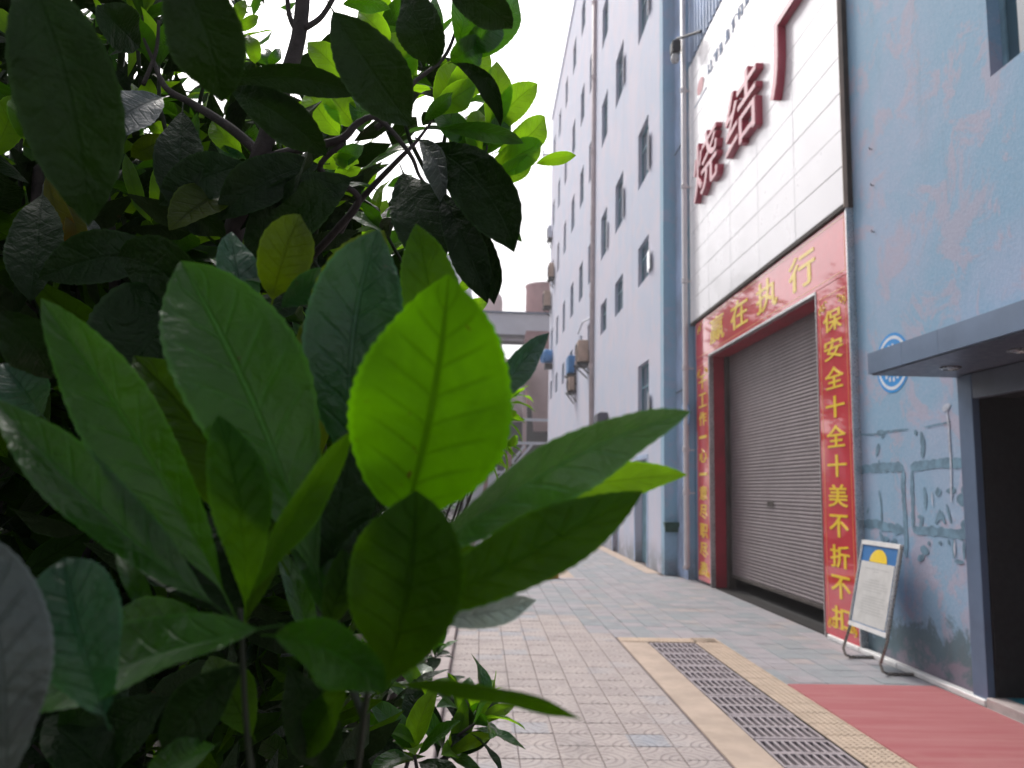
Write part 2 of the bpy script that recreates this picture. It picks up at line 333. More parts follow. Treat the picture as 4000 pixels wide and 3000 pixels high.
MAT['leaf_lime'] = leaf_mat('large_lime_leaf', (0.025, 0.12, 0.001), (0.035, 0.12, 0.002), (0.15, 0.42, 0.0005), 0.60, veindark=1.0, veinlight=.45, spec=.1)
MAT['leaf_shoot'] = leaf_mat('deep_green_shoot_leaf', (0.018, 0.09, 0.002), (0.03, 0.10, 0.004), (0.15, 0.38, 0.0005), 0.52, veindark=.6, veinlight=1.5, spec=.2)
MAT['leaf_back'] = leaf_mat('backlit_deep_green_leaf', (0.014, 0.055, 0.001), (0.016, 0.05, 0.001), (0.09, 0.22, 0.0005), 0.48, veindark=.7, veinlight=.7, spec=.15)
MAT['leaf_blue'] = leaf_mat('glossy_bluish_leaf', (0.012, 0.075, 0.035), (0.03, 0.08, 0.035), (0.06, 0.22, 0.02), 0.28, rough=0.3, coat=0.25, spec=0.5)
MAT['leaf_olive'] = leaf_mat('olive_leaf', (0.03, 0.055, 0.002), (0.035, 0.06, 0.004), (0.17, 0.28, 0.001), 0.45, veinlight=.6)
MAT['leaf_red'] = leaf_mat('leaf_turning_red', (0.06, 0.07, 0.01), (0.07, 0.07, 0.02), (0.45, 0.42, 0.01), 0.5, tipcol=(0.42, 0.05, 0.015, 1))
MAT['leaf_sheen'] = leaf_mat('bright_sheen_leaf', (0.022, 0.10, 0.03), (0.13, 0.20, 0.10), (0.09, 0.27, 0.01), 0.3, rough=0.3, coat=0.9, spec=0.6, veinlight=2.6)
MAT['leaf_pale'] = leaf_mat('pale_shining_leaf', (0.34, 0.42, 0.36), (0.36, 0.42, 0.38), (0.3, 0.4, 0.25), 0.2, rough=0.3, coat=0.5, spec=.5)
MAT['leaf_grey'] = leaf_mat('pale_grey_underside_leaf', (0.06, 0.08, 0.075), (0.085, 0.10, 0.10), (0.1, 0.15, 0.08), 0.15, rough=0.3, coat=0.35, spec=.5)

# ==================================================================== GROUND
MB().poly([(-400,-60,-0.06),(400,-60,-0.06),(400,900,-0.06),(-400,900,-0.06)], [(0,1,2,3)]).build('ground', MAT['ground'], loc=(0,0,-0.06))['kind'] = 'structure'
# planting bed soil, uneven
n = 60; mb = MB(); pts = []
for j in range(n+1):
    for i in range(n+1):
        x = -14+13.52*i/n; y = -2+34*j/n; pts.append((x, y, 0.03+0.05*noise.noise((x*1.3, y*1.3, 0))+0.02*noise.noise((x*7, y*7, 3))))
mb.poly(pts, [(j*(n+1)+i, j*(n+1)+i+1, (j+1)*(n+1)+i+1, (j+1)*(n+1)+i) for j in range(n) for i in range(n)])
tag(mb.build('planting_bed', MAT['soil'], smooth=True), kind='structure')
kerb = empty('kerb', (-0.4, 8, 0), kind='structure')
for k in range(26):
    y0 = -1+k*1.0
    MB().box(-0.44, -0.228, y0+0.004, y0+0.996, -0.05, 0.075+0.004*math.sin(k*2.1), bev=0.008).build('kerb_stone', MAT['curb'], kerb)

TS = 0.25
def tile_mesh(name, mat, rot):
    g = 0.0028; b = 0.003; a0 = -TS/2+g; a1 = TS/2-g
    v = [(a0,a0,-.03),(a1,a0,-.03),(a1,a1,-.03),(a0,a1,-.03),(a0,a0,-b),(a1,a0,-b),(a1,a1,-b),(a0,a1,-b),(a0+b,a0+b,0),(a1-b,a0+b,0),(a1-b,a1-b,0),(a0+b,a1-b,0)]
    f = [(8,9,10,11)]+[(4+i, 4+(i+1)%4, 8+(i+1)%4, 8+i) for i in range(4)]+[(i,(i+1)%4,4+(i+1)%4,4+i) for i in range(4)]
    me = bpy.data.meshes.new(name); me.from_pydata(v, [], f); me.materials.append(mat); uv = me.uv_layers.new(name='uv')
    for lp in me.loops:
        x, y, z = v[lp.vertex_index]; a = (x/TS+.5, y/TS+.5)
        if rot: a = (a[1], 1-a[0])
        uv.data[lp.index].uv = a
    return me
TA = [tile_mesh('embossed_tile', MAT['tile_a'], r) for r in (0, 1)]; TB = tile_mesh('slate_paver', MAT['tile_b'], 0)
def tiles(pave, meshes, cells, name, limit=298):
    cells = sorted(cells, key=lambda c: c[1]+0.3*abs(c[0]))
    for k, (x, y, i, j) in enumerate(cells[:limit]):
        o = bpy.data.objects.new(name, meshes[(i+j) % len(meshes)]); COL.objects.link(o); o.parent = pave
        o.location = (x-pave.location.x, y-pave.location.y, random.uniform(-.0015, .0015)-pave.location.z)
        o.rotation_euler = (random.gauss(0, .0025), random.gauss(0, .0025), random.gauss(0, .004))
    rest = cells[limit:]
    if rest:
        V = []; Fc = []; UV = []
        me0 = meshes[0]; v0 = [tuple(v.co) for v in me0.vertices]; f0 = [tuple(p.vertices) for p in me0.polygons]
        for (x, y, i, j) in rest:
            me1 = meshes[(i+j) % len(meshes)]; b = len(V); dz = random.uniform(-.0015, .0015)
            V += [(a+x, c+y, d+dz) for a, c, d in v0]; Fc += [tuple(q+b for q in f) for f in f0]; UV += [tuple(l.uv) for l in me1.uv_layers[0].data]
        me = bpy.data.meshes.new(name+'_area'); me.from_pydata(V, [], Fc); me.materials.append(me0.materials[0]); uv = me.uv_layers.new(name='uv')
        uv.data.foreach_set('uv', [c for p in UV for c in p])
        o = link(name+'_area', me, pave, (0, 0, 0)); o['kind'] = 'stuff'
MB().box(-0.315, 1.80, -2, 46, -0.05, -0.008).box(2.38, 4.05, -2, 46, -0.05, -0.008).box(1.80, 2.38, 8.75, 46, -0.05, -0.008).build('paving_bed', MAT['mortar'])['kind'] = 'structure'
pa = empty('embossed_pavement', (0.6, 6, 0), kind='structure')
cells = []
for i in range(8):
    for j in range(-4, 26):
        x = -0.225+TS*(i+.5); y = 4+TS*(j+.5)
        if x < 1.55 and y < 10.5 and not (x > 1.3 and y > 9.3): cells.append((x, y, i, j))
tiles(pa, TA, cells, 'paving_tile')
pb = empty('grey_pavement', (3, 10, 0), kind='structure')
cells = []
for i in range(17):
    for j in range(0, 148):
        x = -0.225+TS*(i+.5); y = 4.0+TS*(j+.5); 
        near = y < 9.0
        if near:
            if x > 2.64 and not (y < 6.8) and x < 4.1: cells.append((x, y, i, j))
        elif y < 10.5:
            if x > 1.47 or (x > 1.3 and y > 9.3): cells.append((x, y, i, j))
        elif x < (4.1 if y < 15.5 else 3.45): cells.append((x, y, i, j))
tiles(pb, [TB], cells, 'paving_tile')
# tan surround of the drain
ts = empty('drain_surround', (2.1, 6.5, 0), kind='structure')
MB().box(1.545, 1.835, 3.5, 8.74, -0.03, 0.002, bev=0.003).build('tan_border', MAT['tan'], ts)
for k in range(19):   # raised tactile tiles on the right of the drain
    y0 = 3.9+k*0.27
    mb = MB().box(2.36, 2.648, y0+.004, y0+.266, -0.03, 0.003, bev=0.003)
    if 4.5 < y0:
        for a in range(6):
            for b in range(6):
                cx = 2.39+a*0.046; cy = y0+.025+b*.044
                mb.poly([(cx-.011,cy-.011,.003),(cx+.011,cy-.011,.003),(cx+.011,cy+.011,.003),(cx-.011,cy+.011,.003),(cx-.006,cy-.006,.0075),(cx+.006,cy-.006,.0075),(cx+.006,cy+.006,.0075),(cx-.006,cy+.006,.0075)],[(4,5,6,7),(0,1,5,4),(1,2,6,5),(2,3,7,6),(3,0,4,7)])
    mb.build('tactile_tile', MAT['tan_light'], ts)
for k in range(5):
    x0 = 1.55+k*0.218
    mb = MB().box(x0, x0+.213, 8.76, 8.995, -0.03, 0.003, bev=0.003)
    for a in range(5): mb.box(x0+.02+a*.04, x0+.035+a*.04, 8.78, 8.975, 0.0031, 0.007)
    mb.build('tactile_tile', MAT['tan_light'], ts)
# drain with grates
dr = empty('floor_drain', (2.09, 6.2, 0), 'long slotted metal drain set in tan paving beside the red carpet', 'drain')
MB().poly([(1.84,3.4,-.28),(2.355,3.4,-.28),(2.355,8.74,-.28),(1.84,8.74,-.28)], [(0,1,2,3)]).poly([(1.84,3.4,-.28),(1.84,8.74,-.28),(1.84,8.74,-.004),(1.84,3.4,-.004)],[(0,1,2,3)]).poly([(2.355,3.4,-.28),(2.355,8.74,-.28),(2.355,8.74,-.004),(2.355,3.4,-.004)],[(3,2,1,0)]).poly([(1.84,8.74,-.28),(2.355,8.74,-.28),(2.355,8.74,-.004),(1.84,8.74,-.004)],[(0,1,2,3)]).build('channel', MAT['channel'], dr)
def grate_mesh():
    mb = MB(); nx = 9; x0, x1 = -.245, .245; L = .54; zt = 0; zb = -.03; cross = [(0, .045), (.245, .295), (.495, .54)]
    w = (x1-x0)/(nx+.36)
    xs = [x0+w*0.55/2*0]; 
    for a in range(nx+1):
        xa = x0+a*w+(0 if a else 0); bw_ = w*.36
        mb.box(xa, xa+bw_, .0, L, zb, zt, bev=.0025)
    for c0, c1 in cross: mb.box(x0+.002, x1-.002, c0+.001, c1-.001, zb+.002, zt-.0008)
    return mb
g0 = grate_mesh().build('grate_panel', MAT['grate'], dr, loc=(0, 0, 0)); gm = g0.data; g0.location = Vector((2.095, 8.18, .0))-dr.location
for k in range(1, 9):
    o = bpy.data.objects.new('grate_panel', gm); COL.objects.link(o); o.parent = dr; o.location = Vector((2.095+random.uniform(-.006,.006), 8.18-k*.548, random.uniform(-.002,.003)))-dr.location
    o.rotation_euler = (0, 0, random.gauss(0, .004))
# bed under the drain must be open: cover strips (paving bed cut is hidden under the channel)
# carpet
mb = MB(); nx, ny = 14, 24; pts = []
for j in range(ny+1):
    for i in range(nx+1):
        x = 2.652+(3.93-2.652)*i/nx; y = 3.2+(6.92-3.2)*j/ny; pts.append((x, y, 0.009+0.0025*noise.noise((x*2, y*2, 5))))
mb.poly(pts, [(j*(nx+1)+i, j*(nx+1)+i+1, (j+1)*(nx+1)+i+1, (j+1)*(nx+1)+i) for j in range(ny) for i in range(nx)])
mb.poly([(2.652,6.92,.009),(3.93,6.92,.009),(3.93,6.923,0.0),(2.652,6.923,0.0)],[(0,1,2,3)]).poly([(2.652,6.92,.009),(2.652,3.2,.009),(2.649,3.2,0),(2.649,6.92,0)],[(0,3,2,1)])
tag(mb.build('red_carpet', MAT['carpet'], smooth=True), 'faded red entrance carpet lying between the tactile tiles and the blue wall', 'carpet')
MB().box(2.652, 4.05, 1.5, 6.95, -0.03, -0.001).build('doorstep_slab', MAT['curb'])['kind'] = 'structure'
# tan lines further away
MB().box(3.33, 3.60, 15.9, 26, -0.02, 0.004).build('tan_verge', MAT['tan'])['kind'] = 'structure'
MB().box(1.50, 1.78, 14.9, 19.0, -0.02, 0.004).build('far_tan_paving', MAT['tan'])['kind'] = 'structure'
tag(MB().box(1.42, 1.93, 14.60, 14.88, -.02, .006).build('drain_cover', MAT['grate']), 'small dark metal grating on the pavement beside the yellow block', 'drain')
tag(MB().box(0.95, 1.46, 14.72, 14.95, 0.0, .135, bev=.008).build('yellow_block', MAT['yellow']), 'low yellow painted kerb block lying on the pavement behind the leaves', 'block')

# ==================================================================== NEAR BLUE BUILDING
WX = 4.05
b1 = empty('blue_building', (4.6, 9, 0), 'blue plastered building with peeling lilac patches around the tall roller gate', 'building')
# facade wall as pieces round gate, door and upper window
D = 0.30
mb = MB()
def wl(y0, y1, z0, z1): mb.box(WX, WX+D, y0, y1, z0, z1)
GY0, GY1, GZ = 9.18, 13.78, 4.04      # gate opening
wl(6.30, GY0, 0, 15.5); wl(GY0, GY1, GZ, 15.5); wl(GY1, 14.95, 0, 15.5)
wl(2.0, 4.6, 0, 15.5); wl(4.6, 6.30, 2.45, 5.0); wl(4.6, 5.0, 5.0, 15.5); wl(5.91, 6.30, 5.0, 15.5); wl(5.0, 5.91, 7.4, 15.5)
wall = mb.build('wall', MAT['blue_wall'], b1)
# window top right
f = MB().box(WX+.11, WX+.16, 5.0, 5.05, 5.0, 7.4).box(WX+.11, WX+.16, 5.86, 5.91, 5.0, 7.4).box(WX+.11, WX+.16, 5.05, 5.86, 5.0, 5.06).box(WX+.112,WX+.158,5.42,5.47,5.06,7.4).box(WX+.113,WX+.157,5.05,5.86,6.2,6.25).build('window', MAT['window_teal'], b1)
MB().box(WX+.13, WX+.14, 5.05, 5.86, 5.06, 7.4).build('pane', MAT['glass'], f)
MB().box(WX+.162, WX+.28, 5.0, 5.91, 4.98, 7.4).build('window_back', MAT['window_teal'], b1)
MB().box(WX-.012, WX+.02, 5.905, 5.935, 4.2, 7.6).build('lilac_pipe_chase', MAT['corrugated'], b1) if False else None
# gate: reveals, header, rails
gt = empty('roller_gate', (4.3, 11.5, 0), 'tall brown grey roller shutter gate, slightly raised, in a dark red frame', 'gate')
MB().box(WX+.002, WX+.30, GY1-.035, GY1-.001, 0, GZ-.001).build('frame_side', MAT['gate_red'], gt)
MB().box(WX+.002, WX+.30, GY0+.001, GY0+.035, 0, GZ-.001).build('frame_side', MAT['gate_red'], gt)
MB().box(WX+.002, WX+.30, GY0+.036, GY1-.036, GZ-.05, GZ-.001).build('frame_header', MAT['gate_red'], gt)
MB().box(WX+.20, WX+.32, GY1-.16, GY1-.036, 0, GZ-.051, bev=.004).build('guide_rail', MAT['dark_gap'], gt)
MB().box(WX+.20, WX+.32, GY0+.036, GY0+.12, 0, GZ-.051, bev=.004).build('guide_rail', MAT['dark_gap'], gt)
SH = 0.052; pr = [(0,0),(-.003,.004),(-.008,.015),(-.0095,.026),(-.0075,.038),(-.0025,.046),(0,.0485)]
y0, y1 = GY0+.10, GY1-.14
mb = MB(); k = len(pr); mb.poly([(x, y, z) for y in (y0, y1) for x, z in pr]+[(0.006, y, z) for y in (y0, y1) for z in (0, .0485)], [(i, i+1, k+i+1, k+i) for i in range(k-1)]+[(2*k, 2*k+2, 2*k+3, 2*k+1)])
s0 = mb.build('slat', MAT['shutter'], gt, loc=(0, 0, 0)); sm = s0.data; SX = WX+.265; zb = 0.24
s0.location = Vector((SX, 0, zb))-gt.location
for i in range(1, 73):
    o = bpy.data.objects.new('slat', sm); COL.objects.link(o); o.parent = gt; o.location = Vector((SX+random.uniform(-.002,.002), 0, zb+i*SH))-gt.location
MB().box(SX-.02, SX+.02, y0, y1, zb-.05, zb-.001, bev=.005).build('bottom_bar', MAT['dark_gap'], gt)
MB().box(SX-.0235, SX-.0195, 11.6, 11.85, 1.42, 1.50).build('handle', MAT['dark_gap'], gt)
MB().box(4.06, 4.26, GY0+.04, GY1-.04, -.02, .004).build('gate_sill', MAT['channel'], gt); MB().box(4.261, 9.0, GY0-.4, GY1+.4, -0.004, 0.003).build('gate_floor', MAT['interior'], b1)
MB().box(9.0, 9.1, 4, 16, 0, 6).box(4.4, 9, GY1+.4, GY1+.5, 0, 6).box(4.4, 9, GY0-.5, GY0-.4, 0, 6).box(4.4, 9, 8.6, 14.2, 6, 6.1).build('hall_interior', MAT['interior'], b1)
# white/silver trim inside the banner
trm = empty('gate_trim', (4.0, 11.5, 0), 'thin silver metal edging round the inside of the red gate banners', 'trim')
MB().box(3.975, 4.06, 9.225, 13.735, 4.005, 4.04, bev=.004).build('edge_strip', MAT['silver'], trm)
MB().box(3.975, 4.06, 13.735, 13.765, 0, 4.04, bev=.004).build('edge_strip', MAT['silver'], trm)
MB().box(3.975, 4.06, 9.205, 9.225, 0, 4.04, bev=.003).build('edge_strip', MAT['silver'], trm)
MB().box(3.97, 4.06, 8.335, 8.362, 0.03, 4.8, bev=.003).build('edge_strip', MAT['silver'], trm)

def glyph(ch, yc, zc, w, h, x, mat, name, parent, ext=0.004, bold=0.0, res=3):
    "one character on the wall facing the street (reads towards -Y)"
    c = bpy.data.curves.new('g', 'FONT'); c.body = ch; c.extrude = 0.5; c.offset = 0.0; c.resolution_u = res
    o = bpy.data.objects.new('g', c); COL.objects.link(o); bpy.context.view_layer.update()
    dg = bpy.context.evaluated_depsgraph_get(); me = bpy.data.meshes.new_from_object(o.evaluated_get(dg)); bpy.data.objects.remove(o)
    co = np.array([v.co[:] for v in me.vertices]); mn = co.min(0); mxx = co.max(0)
    q = np.zeros_like(co)
    q = np.zeros_like(co)
    q[:,1] = -((co[:,0]-mn[0])/(mxx[0]-mn[0])-.5)*w; q[:,2] = ((co[:,1]-mn[1])/(mxx[1]-mn[1])-.5)*h; q[:,0] = -(co[:,2]+.5)*ext
    # thicken strokes: shifted copies, each a hair deeper
    fcs = [tuple(p.vertices) for p in me.polygons]; VV = []; FF = []
    for k, (a, b) in enumerate(((0, 0), (bold, 0), (-bold, 0), (0, bold*.6), (0, -bold*.6))):
        b0 = len(q)*k; g_ = q.copy(); g_[:,1] += a*w; g_[:,2] += b*h; g_[:,0] *= 1-.03*k if ext > .05 else 1; g_[:,0] += .0002*k; VV += g_.tolist(); FF += [tuple(i+b0 for i in f) for f in fcs]
    me = bpy.data.meshes.new(name); me.from_pydata(VV, [], FF); me.materials.append(mat); me.update()
    return link(name, me, parent, (x, yc, zc))
# top banner
bn = empty('top_banner', (3.98, 11.5, 4.05), 'wide red banner board with golden characters above the roller gate', 'banner')
MB().box(3.985, 4.048, 8.365, 14.60, 4.045, 4.765, bev=.003).build('board', MAT['red_board'], bn)
BX = 3.985
for z in (4.09, 4.71): MB().box(BX-.002, BX+.001, 8.42, 14.54, z, z+.014).build('border_line', MAT['orange_line'], bn)
for y in (8.42, 14.526): MB().box(BX-.002, BX+.001, y, y+.014, 4.105, 4.709).build('border_line', MAT['orange_line'], bn)
for ch, yc in zip('赢在执行', (13.25, 12.07, 10.86, 9.62)): glyph(ch, yc, 4.41, .80, .44, BX-.002, MAT['gold_paint'], 'character', bn, bold=.009 if ch == '赢' else .022)
def flourish(y, z, s, x, par, flip=1):
    mb = MB()
    for k in range(3):
        pts = [(x-.001, y+flip*s*(.2+k*.28+.16*math.cos(a)), z+s*(.12*k+.16*math.sin(a))) for a in np.linspace(0.3, 5.2, 10)]
        mb.tube(pts, .006, 4)
    for k in range(2): mb.tube([(x-.001, y+flip*s*(.1+.35*k), z-.03*s), (x-.001, y+flip*s*(.3+.35*k), z+.10*s), (x-.001, y+flip*s*(.25+.3*k), z+.32*s)], [.006, .011, .003], 4)
    return mb.build('flourish', MAT['gold_paint'], par)
flourish(14.45, 4.58, .30, BX-.002, bn, -1)
def couplet(y0, y1, chars, label, zt=4.04, zs=None):
    c = empty('couplet_board', (3.98, (y0+y1)/2, 0), label, 'banner', 'vertical red couplets beside the gate')
    MB().box(3.985, 4.048, y0, y1, 0.05, zt, bev=.003).build('board', MAT['red_board'], c)
    m = .075
    for y in (y0+m, y1-m-.016): MB().box(BX-.002, BX+.001, y, y+.016, .15, zt-.12).build('border_line', MAT['orange_line'], c)
    for z in (.15, zt-.136): MB().box(BX-.002, BX+.001, y0+m+.017, y1-m-.017, z, z+.016).build('border_line', MAT['orange_line'], c)
    yc = (y0+y1)/2; n = len(chars)
    for i, ch in enumerate(chars):
        z = 3.60-(3.60-.27)*i/(n-1)*1.0
        hh = .05 if ch == '一' else .245
        glyph(ch, yc, z, .46, hh, BX-.002, MAT['gold_paint'], 'character', c, bold=.022)
    for (yy, zz, fl) in ((y0+.06, .19, 1), (y1-.06, .19, -1), (y0+.06, zt-.26, 1), (y1-.06, zt-.26, -1)): flourish(yy, zz-.02, .24, BX-.002, c, fl)
    return c
couplet(8.365, 9.20, '保安全十全十美不折不扣', 'near vertical red couplet board with golden characters behind the notice stand')
couplet(13.77, 14.57, '干工作一心一意尽职尽责', 'far vertical red couplet board with golden characters beside the white downpipe')
# white sign panel
sp = empty('factory_sign', (3.98, 11.5, 4.85), 'large white clad sign wall with raised red characters above the gate', 'sign')
PY0, PY1, PZ0, PZ1 = 8.34, 14.86, 4.83, 10.05
rows = 12; hgt = (PZ1-PZ0)/rows; ysp = [8.34, 9.7, 11.05, 12.35, 13.6, 14.86]
for r in range(rows):
    for i in range(5):
        MB().box(3.955+random.uniform(-.0015,.0015), 4.035, ysp[i]+.003, ysp[i+1]-.003, PZ0+r*hgt+.003, PZ0+(r+1)*hgt-.003, bev=.003).build('cladding_panel', MAT['white_cladding'], sp)
MB().box(3.965, 4.048, PY0+.001, PY1-.001, PZ0+.001, PZ1-.001).build('backing', MAT['silver'], sp)
MB().box(3.945, 3.995, PY0-.02, PY0-.002, PZ0-.05, PZ1+.04, bev=.004).build('edge_trim', MAT['tan'], sp); MB().box(3.996, 4.048, PY0-.022, PY0-.003, PZ0-.05, PZ1+.04).build('edge_gap', MAT['dark_gap'], sp)
MB().box(3.95, 4.048, PY0, PY1, PZ0-.055, PZ0-.002, bev=.004).build('bottom_trim', MAT['dark_gap'], sp)
for ch, yc, w in (('烧', 13.40, 1.5), ('结', 11.46, 1.45), ('厂', 9.45, 1.45)): glyph(ch, yc, 7.46, w, 1.06, 3.954, MAT['sign_red'], 'character', sp, ext=.11, bold=.015, res=4)
# faded small lettering row and emblem (illegible strokes)
mb = MB()
for k in range(15):
    yc = 13.35-k*.34
    for q in range(9):
        a = random.uniform(-.11,.11); b = random.uniform(-.10,.10); e = q*.0003
        if q % 2: mb.box(3.944+e, 3.953+e, yc+a-.06, yc+a+.06, 9.25+b, 9.25+b+.014)
        else: mb.box(3.944+e, 3.953+e, yc+a, yc+a+.022, 9.25-.09+b*.4, 9.25+.09+b*.3)
mb.build('faded_small_lettering', MAT['sign_blue'], sp)['kind'] = 'stuff'
mb = MB(); mb.poly([(3.946, 13.98+.22*math.cos(a), 9.22+.15*math.sin(a)) for a in np.linspace(0, 2*math.pi, 28, endpoint=False)], [tuple(range(27,-1,-1))]); mb.build('faded_emblem', MAT['sign_pink'], sp)
mb = MB().box(3.9452, 3.954, 13.6, 14.4, 8.98, 9.0); mb.build('underline', MAT['sign_blue'], sp)

# corrugated recess between buildings
def corr(name, x, y0, y1, z0, z1, parent, pitch=.10, depth=.022):
    mb = MB(); y = y0; pts = []
    while y < y1-1e-6:
        for q, dx in ((0, 0), (.18, 0), (.30, -depth), (.62, -depth), (.74, 0)):
            if y+q*pitch <= y1: pts.append((x+dx, y+q*pitch))
        y += pitch
    pts.append((x, y1)); k = len(pts)
    mb.poly([(a, b, z) for z in (z0, z1) for a, b in pts], [(i, k+i, k+i+1, i+1) for i in range(k-1)])
    return mb.build(name, MAT['corrugated'], parent)
cr = empty('corrugated_link', (3.95, 15.4, 0), 'blue corrugated steel strip wall standing between the pale block and the sign', 'wall')
corr('lower_sheet', 3.90, 14.93, 15.93, 0, 3.6, cr); corr('middle_sheet', 3.897, 14.93, 15.93, 3.55, 8.6, cr); corr('upper_sheet', 3.894, 14.93, 15.93, 8.55, 24, cr)
corr('parapet_sheet', 3.99, 8.3, 14.93, 10.15, 15.4, cr, pitch=.2, depth=.03)
MB().box(3.92, 4.04, 14.93, 15.93, 0, 24).build('backing_frame', MAT['teal_wall'], cr)
for z in (3.57, 8.57): MB().box(3.865, 3.874, 14.95, 15.9, z, z+.012).build('lap_joint', MAT['dark_gap'], cr)
# downpipe
dp = empty('downpipe', (3.83, 14.80, 0), 'white plastic downpipe beside the corrugated strip and the far couplet', 'pipe')
MB().tube([(3.84, 14.80, 20), (3.84, 14.80, .34), (3.835, 14.79, .27), (3.80, 14.76, .22)], .052, 12).build('pipe', MAT['white_pvc'], dp, smooth=True)
for z in (1.55, 2.35, 3.9, 5.6, 7.5, 9.5, 11.5): MB().tube([(3.84,14.8,z),(3.84,14.8,z+.015),(3.84,14.8,z+.10),(3.84,14.8,z+.115)], [.056,.064,.064,.056], 12).box(3.84,4.0,14.785,14.815,z+.03,z+.06).build('collar', MAT['white_pvc'], dp, smooth=False)
# floodlight on an arm
fl = empty('floodlight', (3.9, 14.6, 10.1), 'small dark floodlight on a thin arm beside the white downpipe', 'lamp')
MB().tube([(3.95, 13.9, 10.28), (3.70, 14.75, 10.62)], .03, 8).build('arm', MAT['black_steel'], fl)
MB().box(3.58, 3.76, 14.62, 14.86, 10.28, 10.55, bev=.03).build('housing', MAT['black_steel'], fl)
MB().lathe((3.66, 14.74, 10.02), [(.02, .08), (.07, .10), (.09, .18), (.06, .27)], 14).build('lamp_glass', MAT['lamp_glass'], fl, smooth=True)
# wall-foot white trim
tr = empty('wall_foot_trim', (4.0, 7.8, 0), 'white plastic conduit strip running along the foot of the blue wall', 'trim')
for (a, b_) in ((6.28, 7.6), (7.61, 8.35), (8.36, 9.12)): MB().box(3.955, 4.035, a, b_, 0.0, .05, bev=.008).build('conduit_length', MAT['white_trim'], tr)

# canopy
cn = empty('door_canopy', (3.65, 5.5, 2.6), 'flat grey blue metal canopy with sharp corner above the dark doorway', 'canopy')
for i, (a, b_) in enumerate(((3.2, 4.55), (4.553, 5.55), (5.553, 6.05), (6.053, 6.60))): MB().box(3.29, 3.31, a, b_, 2.635, 2.815).build('fascia_panel', MAT['canopy'], cn)
MB().box(3.311, 4.048, 6.58, 6.60, 2.636, 2.814).build('side_fascia', MAT['canopy'], cn)
MB().box(3.311, 4.048, 3.2, 6.579, 2.78, 2.812).build('top_sheet', MAT['canopy'], cn)
for a, b_ in ((3.2, 4.9), (4.904, 6.578)): MB().box(3.312, 4.048, a, b_, 2.625, 2.65).build('soffit_panel', MAT['soffit'], cn)
for y in (6.05, 5.24):
    d = MB().lathe((3.68, y, 2.6), [(.075, .024), (.08, .014), (.06, .006), (.055, .022), (0.001, .022)], 20).build('downlight', MAT['silver'], cn, smooth=False)
# door
dw = empty('doorway', (4.1, 5.6, 0), 'dark open doorway framed in grey blue panels under the canopy', 'doorway')
MB().box(3.985, 4.047, 6.285, 6.475, 0, 2.615, bev=.004).build('door_jamb', MAT['canopy'], dw)
MB().box(3.99, 4.05, 3.2, 6.283, 2.41, 2.618, bev=.004).build('door_head', MAT['soffit'], dw)
MB().box(3.96, 4.12, 3.2, 6.27, -.02, .075, bev=.006).build('threshold', MAT['curb'], dw)
MB().box(4.121, 7.9, 2.0, 6.269, .06, .073).build('inner_floor', MAT['blue_floor'], dw)
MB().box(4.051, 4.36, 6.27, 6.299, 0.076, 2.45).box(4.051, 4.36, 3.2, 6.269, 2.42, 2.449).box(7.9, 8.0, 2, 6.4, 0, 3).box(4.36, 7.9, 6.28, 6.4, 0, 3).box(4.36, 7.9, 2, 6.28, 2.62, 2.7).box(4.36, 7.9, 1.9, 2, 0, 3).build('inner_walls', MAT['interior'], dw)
# emblem behind the canopy
def disc(y, z, r, x, n=40, r0=None, wob=0):
    mb = MB()
    if r0 is None: mb.poly([(x, y+r*1.08*math.cos(a), z+r*math.sin(a)) for a in np.linspace(0, 2*math.pi, n, endpoint=False)], [tuple(range(n-1,-1,-1))])
    else:
        ang = np.linspace(0, 2*math.pi, n, endpoint=False); mb.poly([(x, y+q*1.08*math.cos(a), z+q*math.sin(a)) for q in (r0, r) for a in ang], [(i, (i+1) % n, n+(i+1) % n, n+i) for i in range(n)])
    return mb
for (yy, zz, r, lb) in ((7.62, 2.92, .30, 'round blue and white painted emblem on the wall behind the canopy corner'), (14.98, 3.06, .30, 'round blue painted emblem on the wall behind the white downpipe')):
    xb = 4.05 if yy < 10 else 3.87
    e = empty('wall_emblem', (xb, yy, zz-.3), lb, 'emblem', 'round painted wall emblems')
    disc(yy, zz, r, xb-.003).build('disc', MAT['emblem_blue'], e); disc(yy, zz, r*.90, xb-.0045, r0=r*.79).build('ring', MAT['emblem_white'], e)
    mb = MB()
    for a in np.linspace(0, 2*math.pi, 15, endpoint=False):
        q = r*.56; cy, cz = yy+q*1.08*math.cos(a), zz+q*math.sin(a); mb.box(xb-.006, xb-.0045, cy-.018, cy+.018, cz-.022, cz+.022)
    mb.build('faded_lettering', MAT['emblem_white'], e)
    MB().tube([(xb-.006, yy+r*.3, zz-.04), (xb-.006, yy, zz+.09), (xb-.006, yy-r*.3, zz-.04), (xb-.006, yy, zz-.1), (xb-.006, yy+r*.3, zz-.04)], .012, 5).build('motif', MAT['emblem_white'], e)
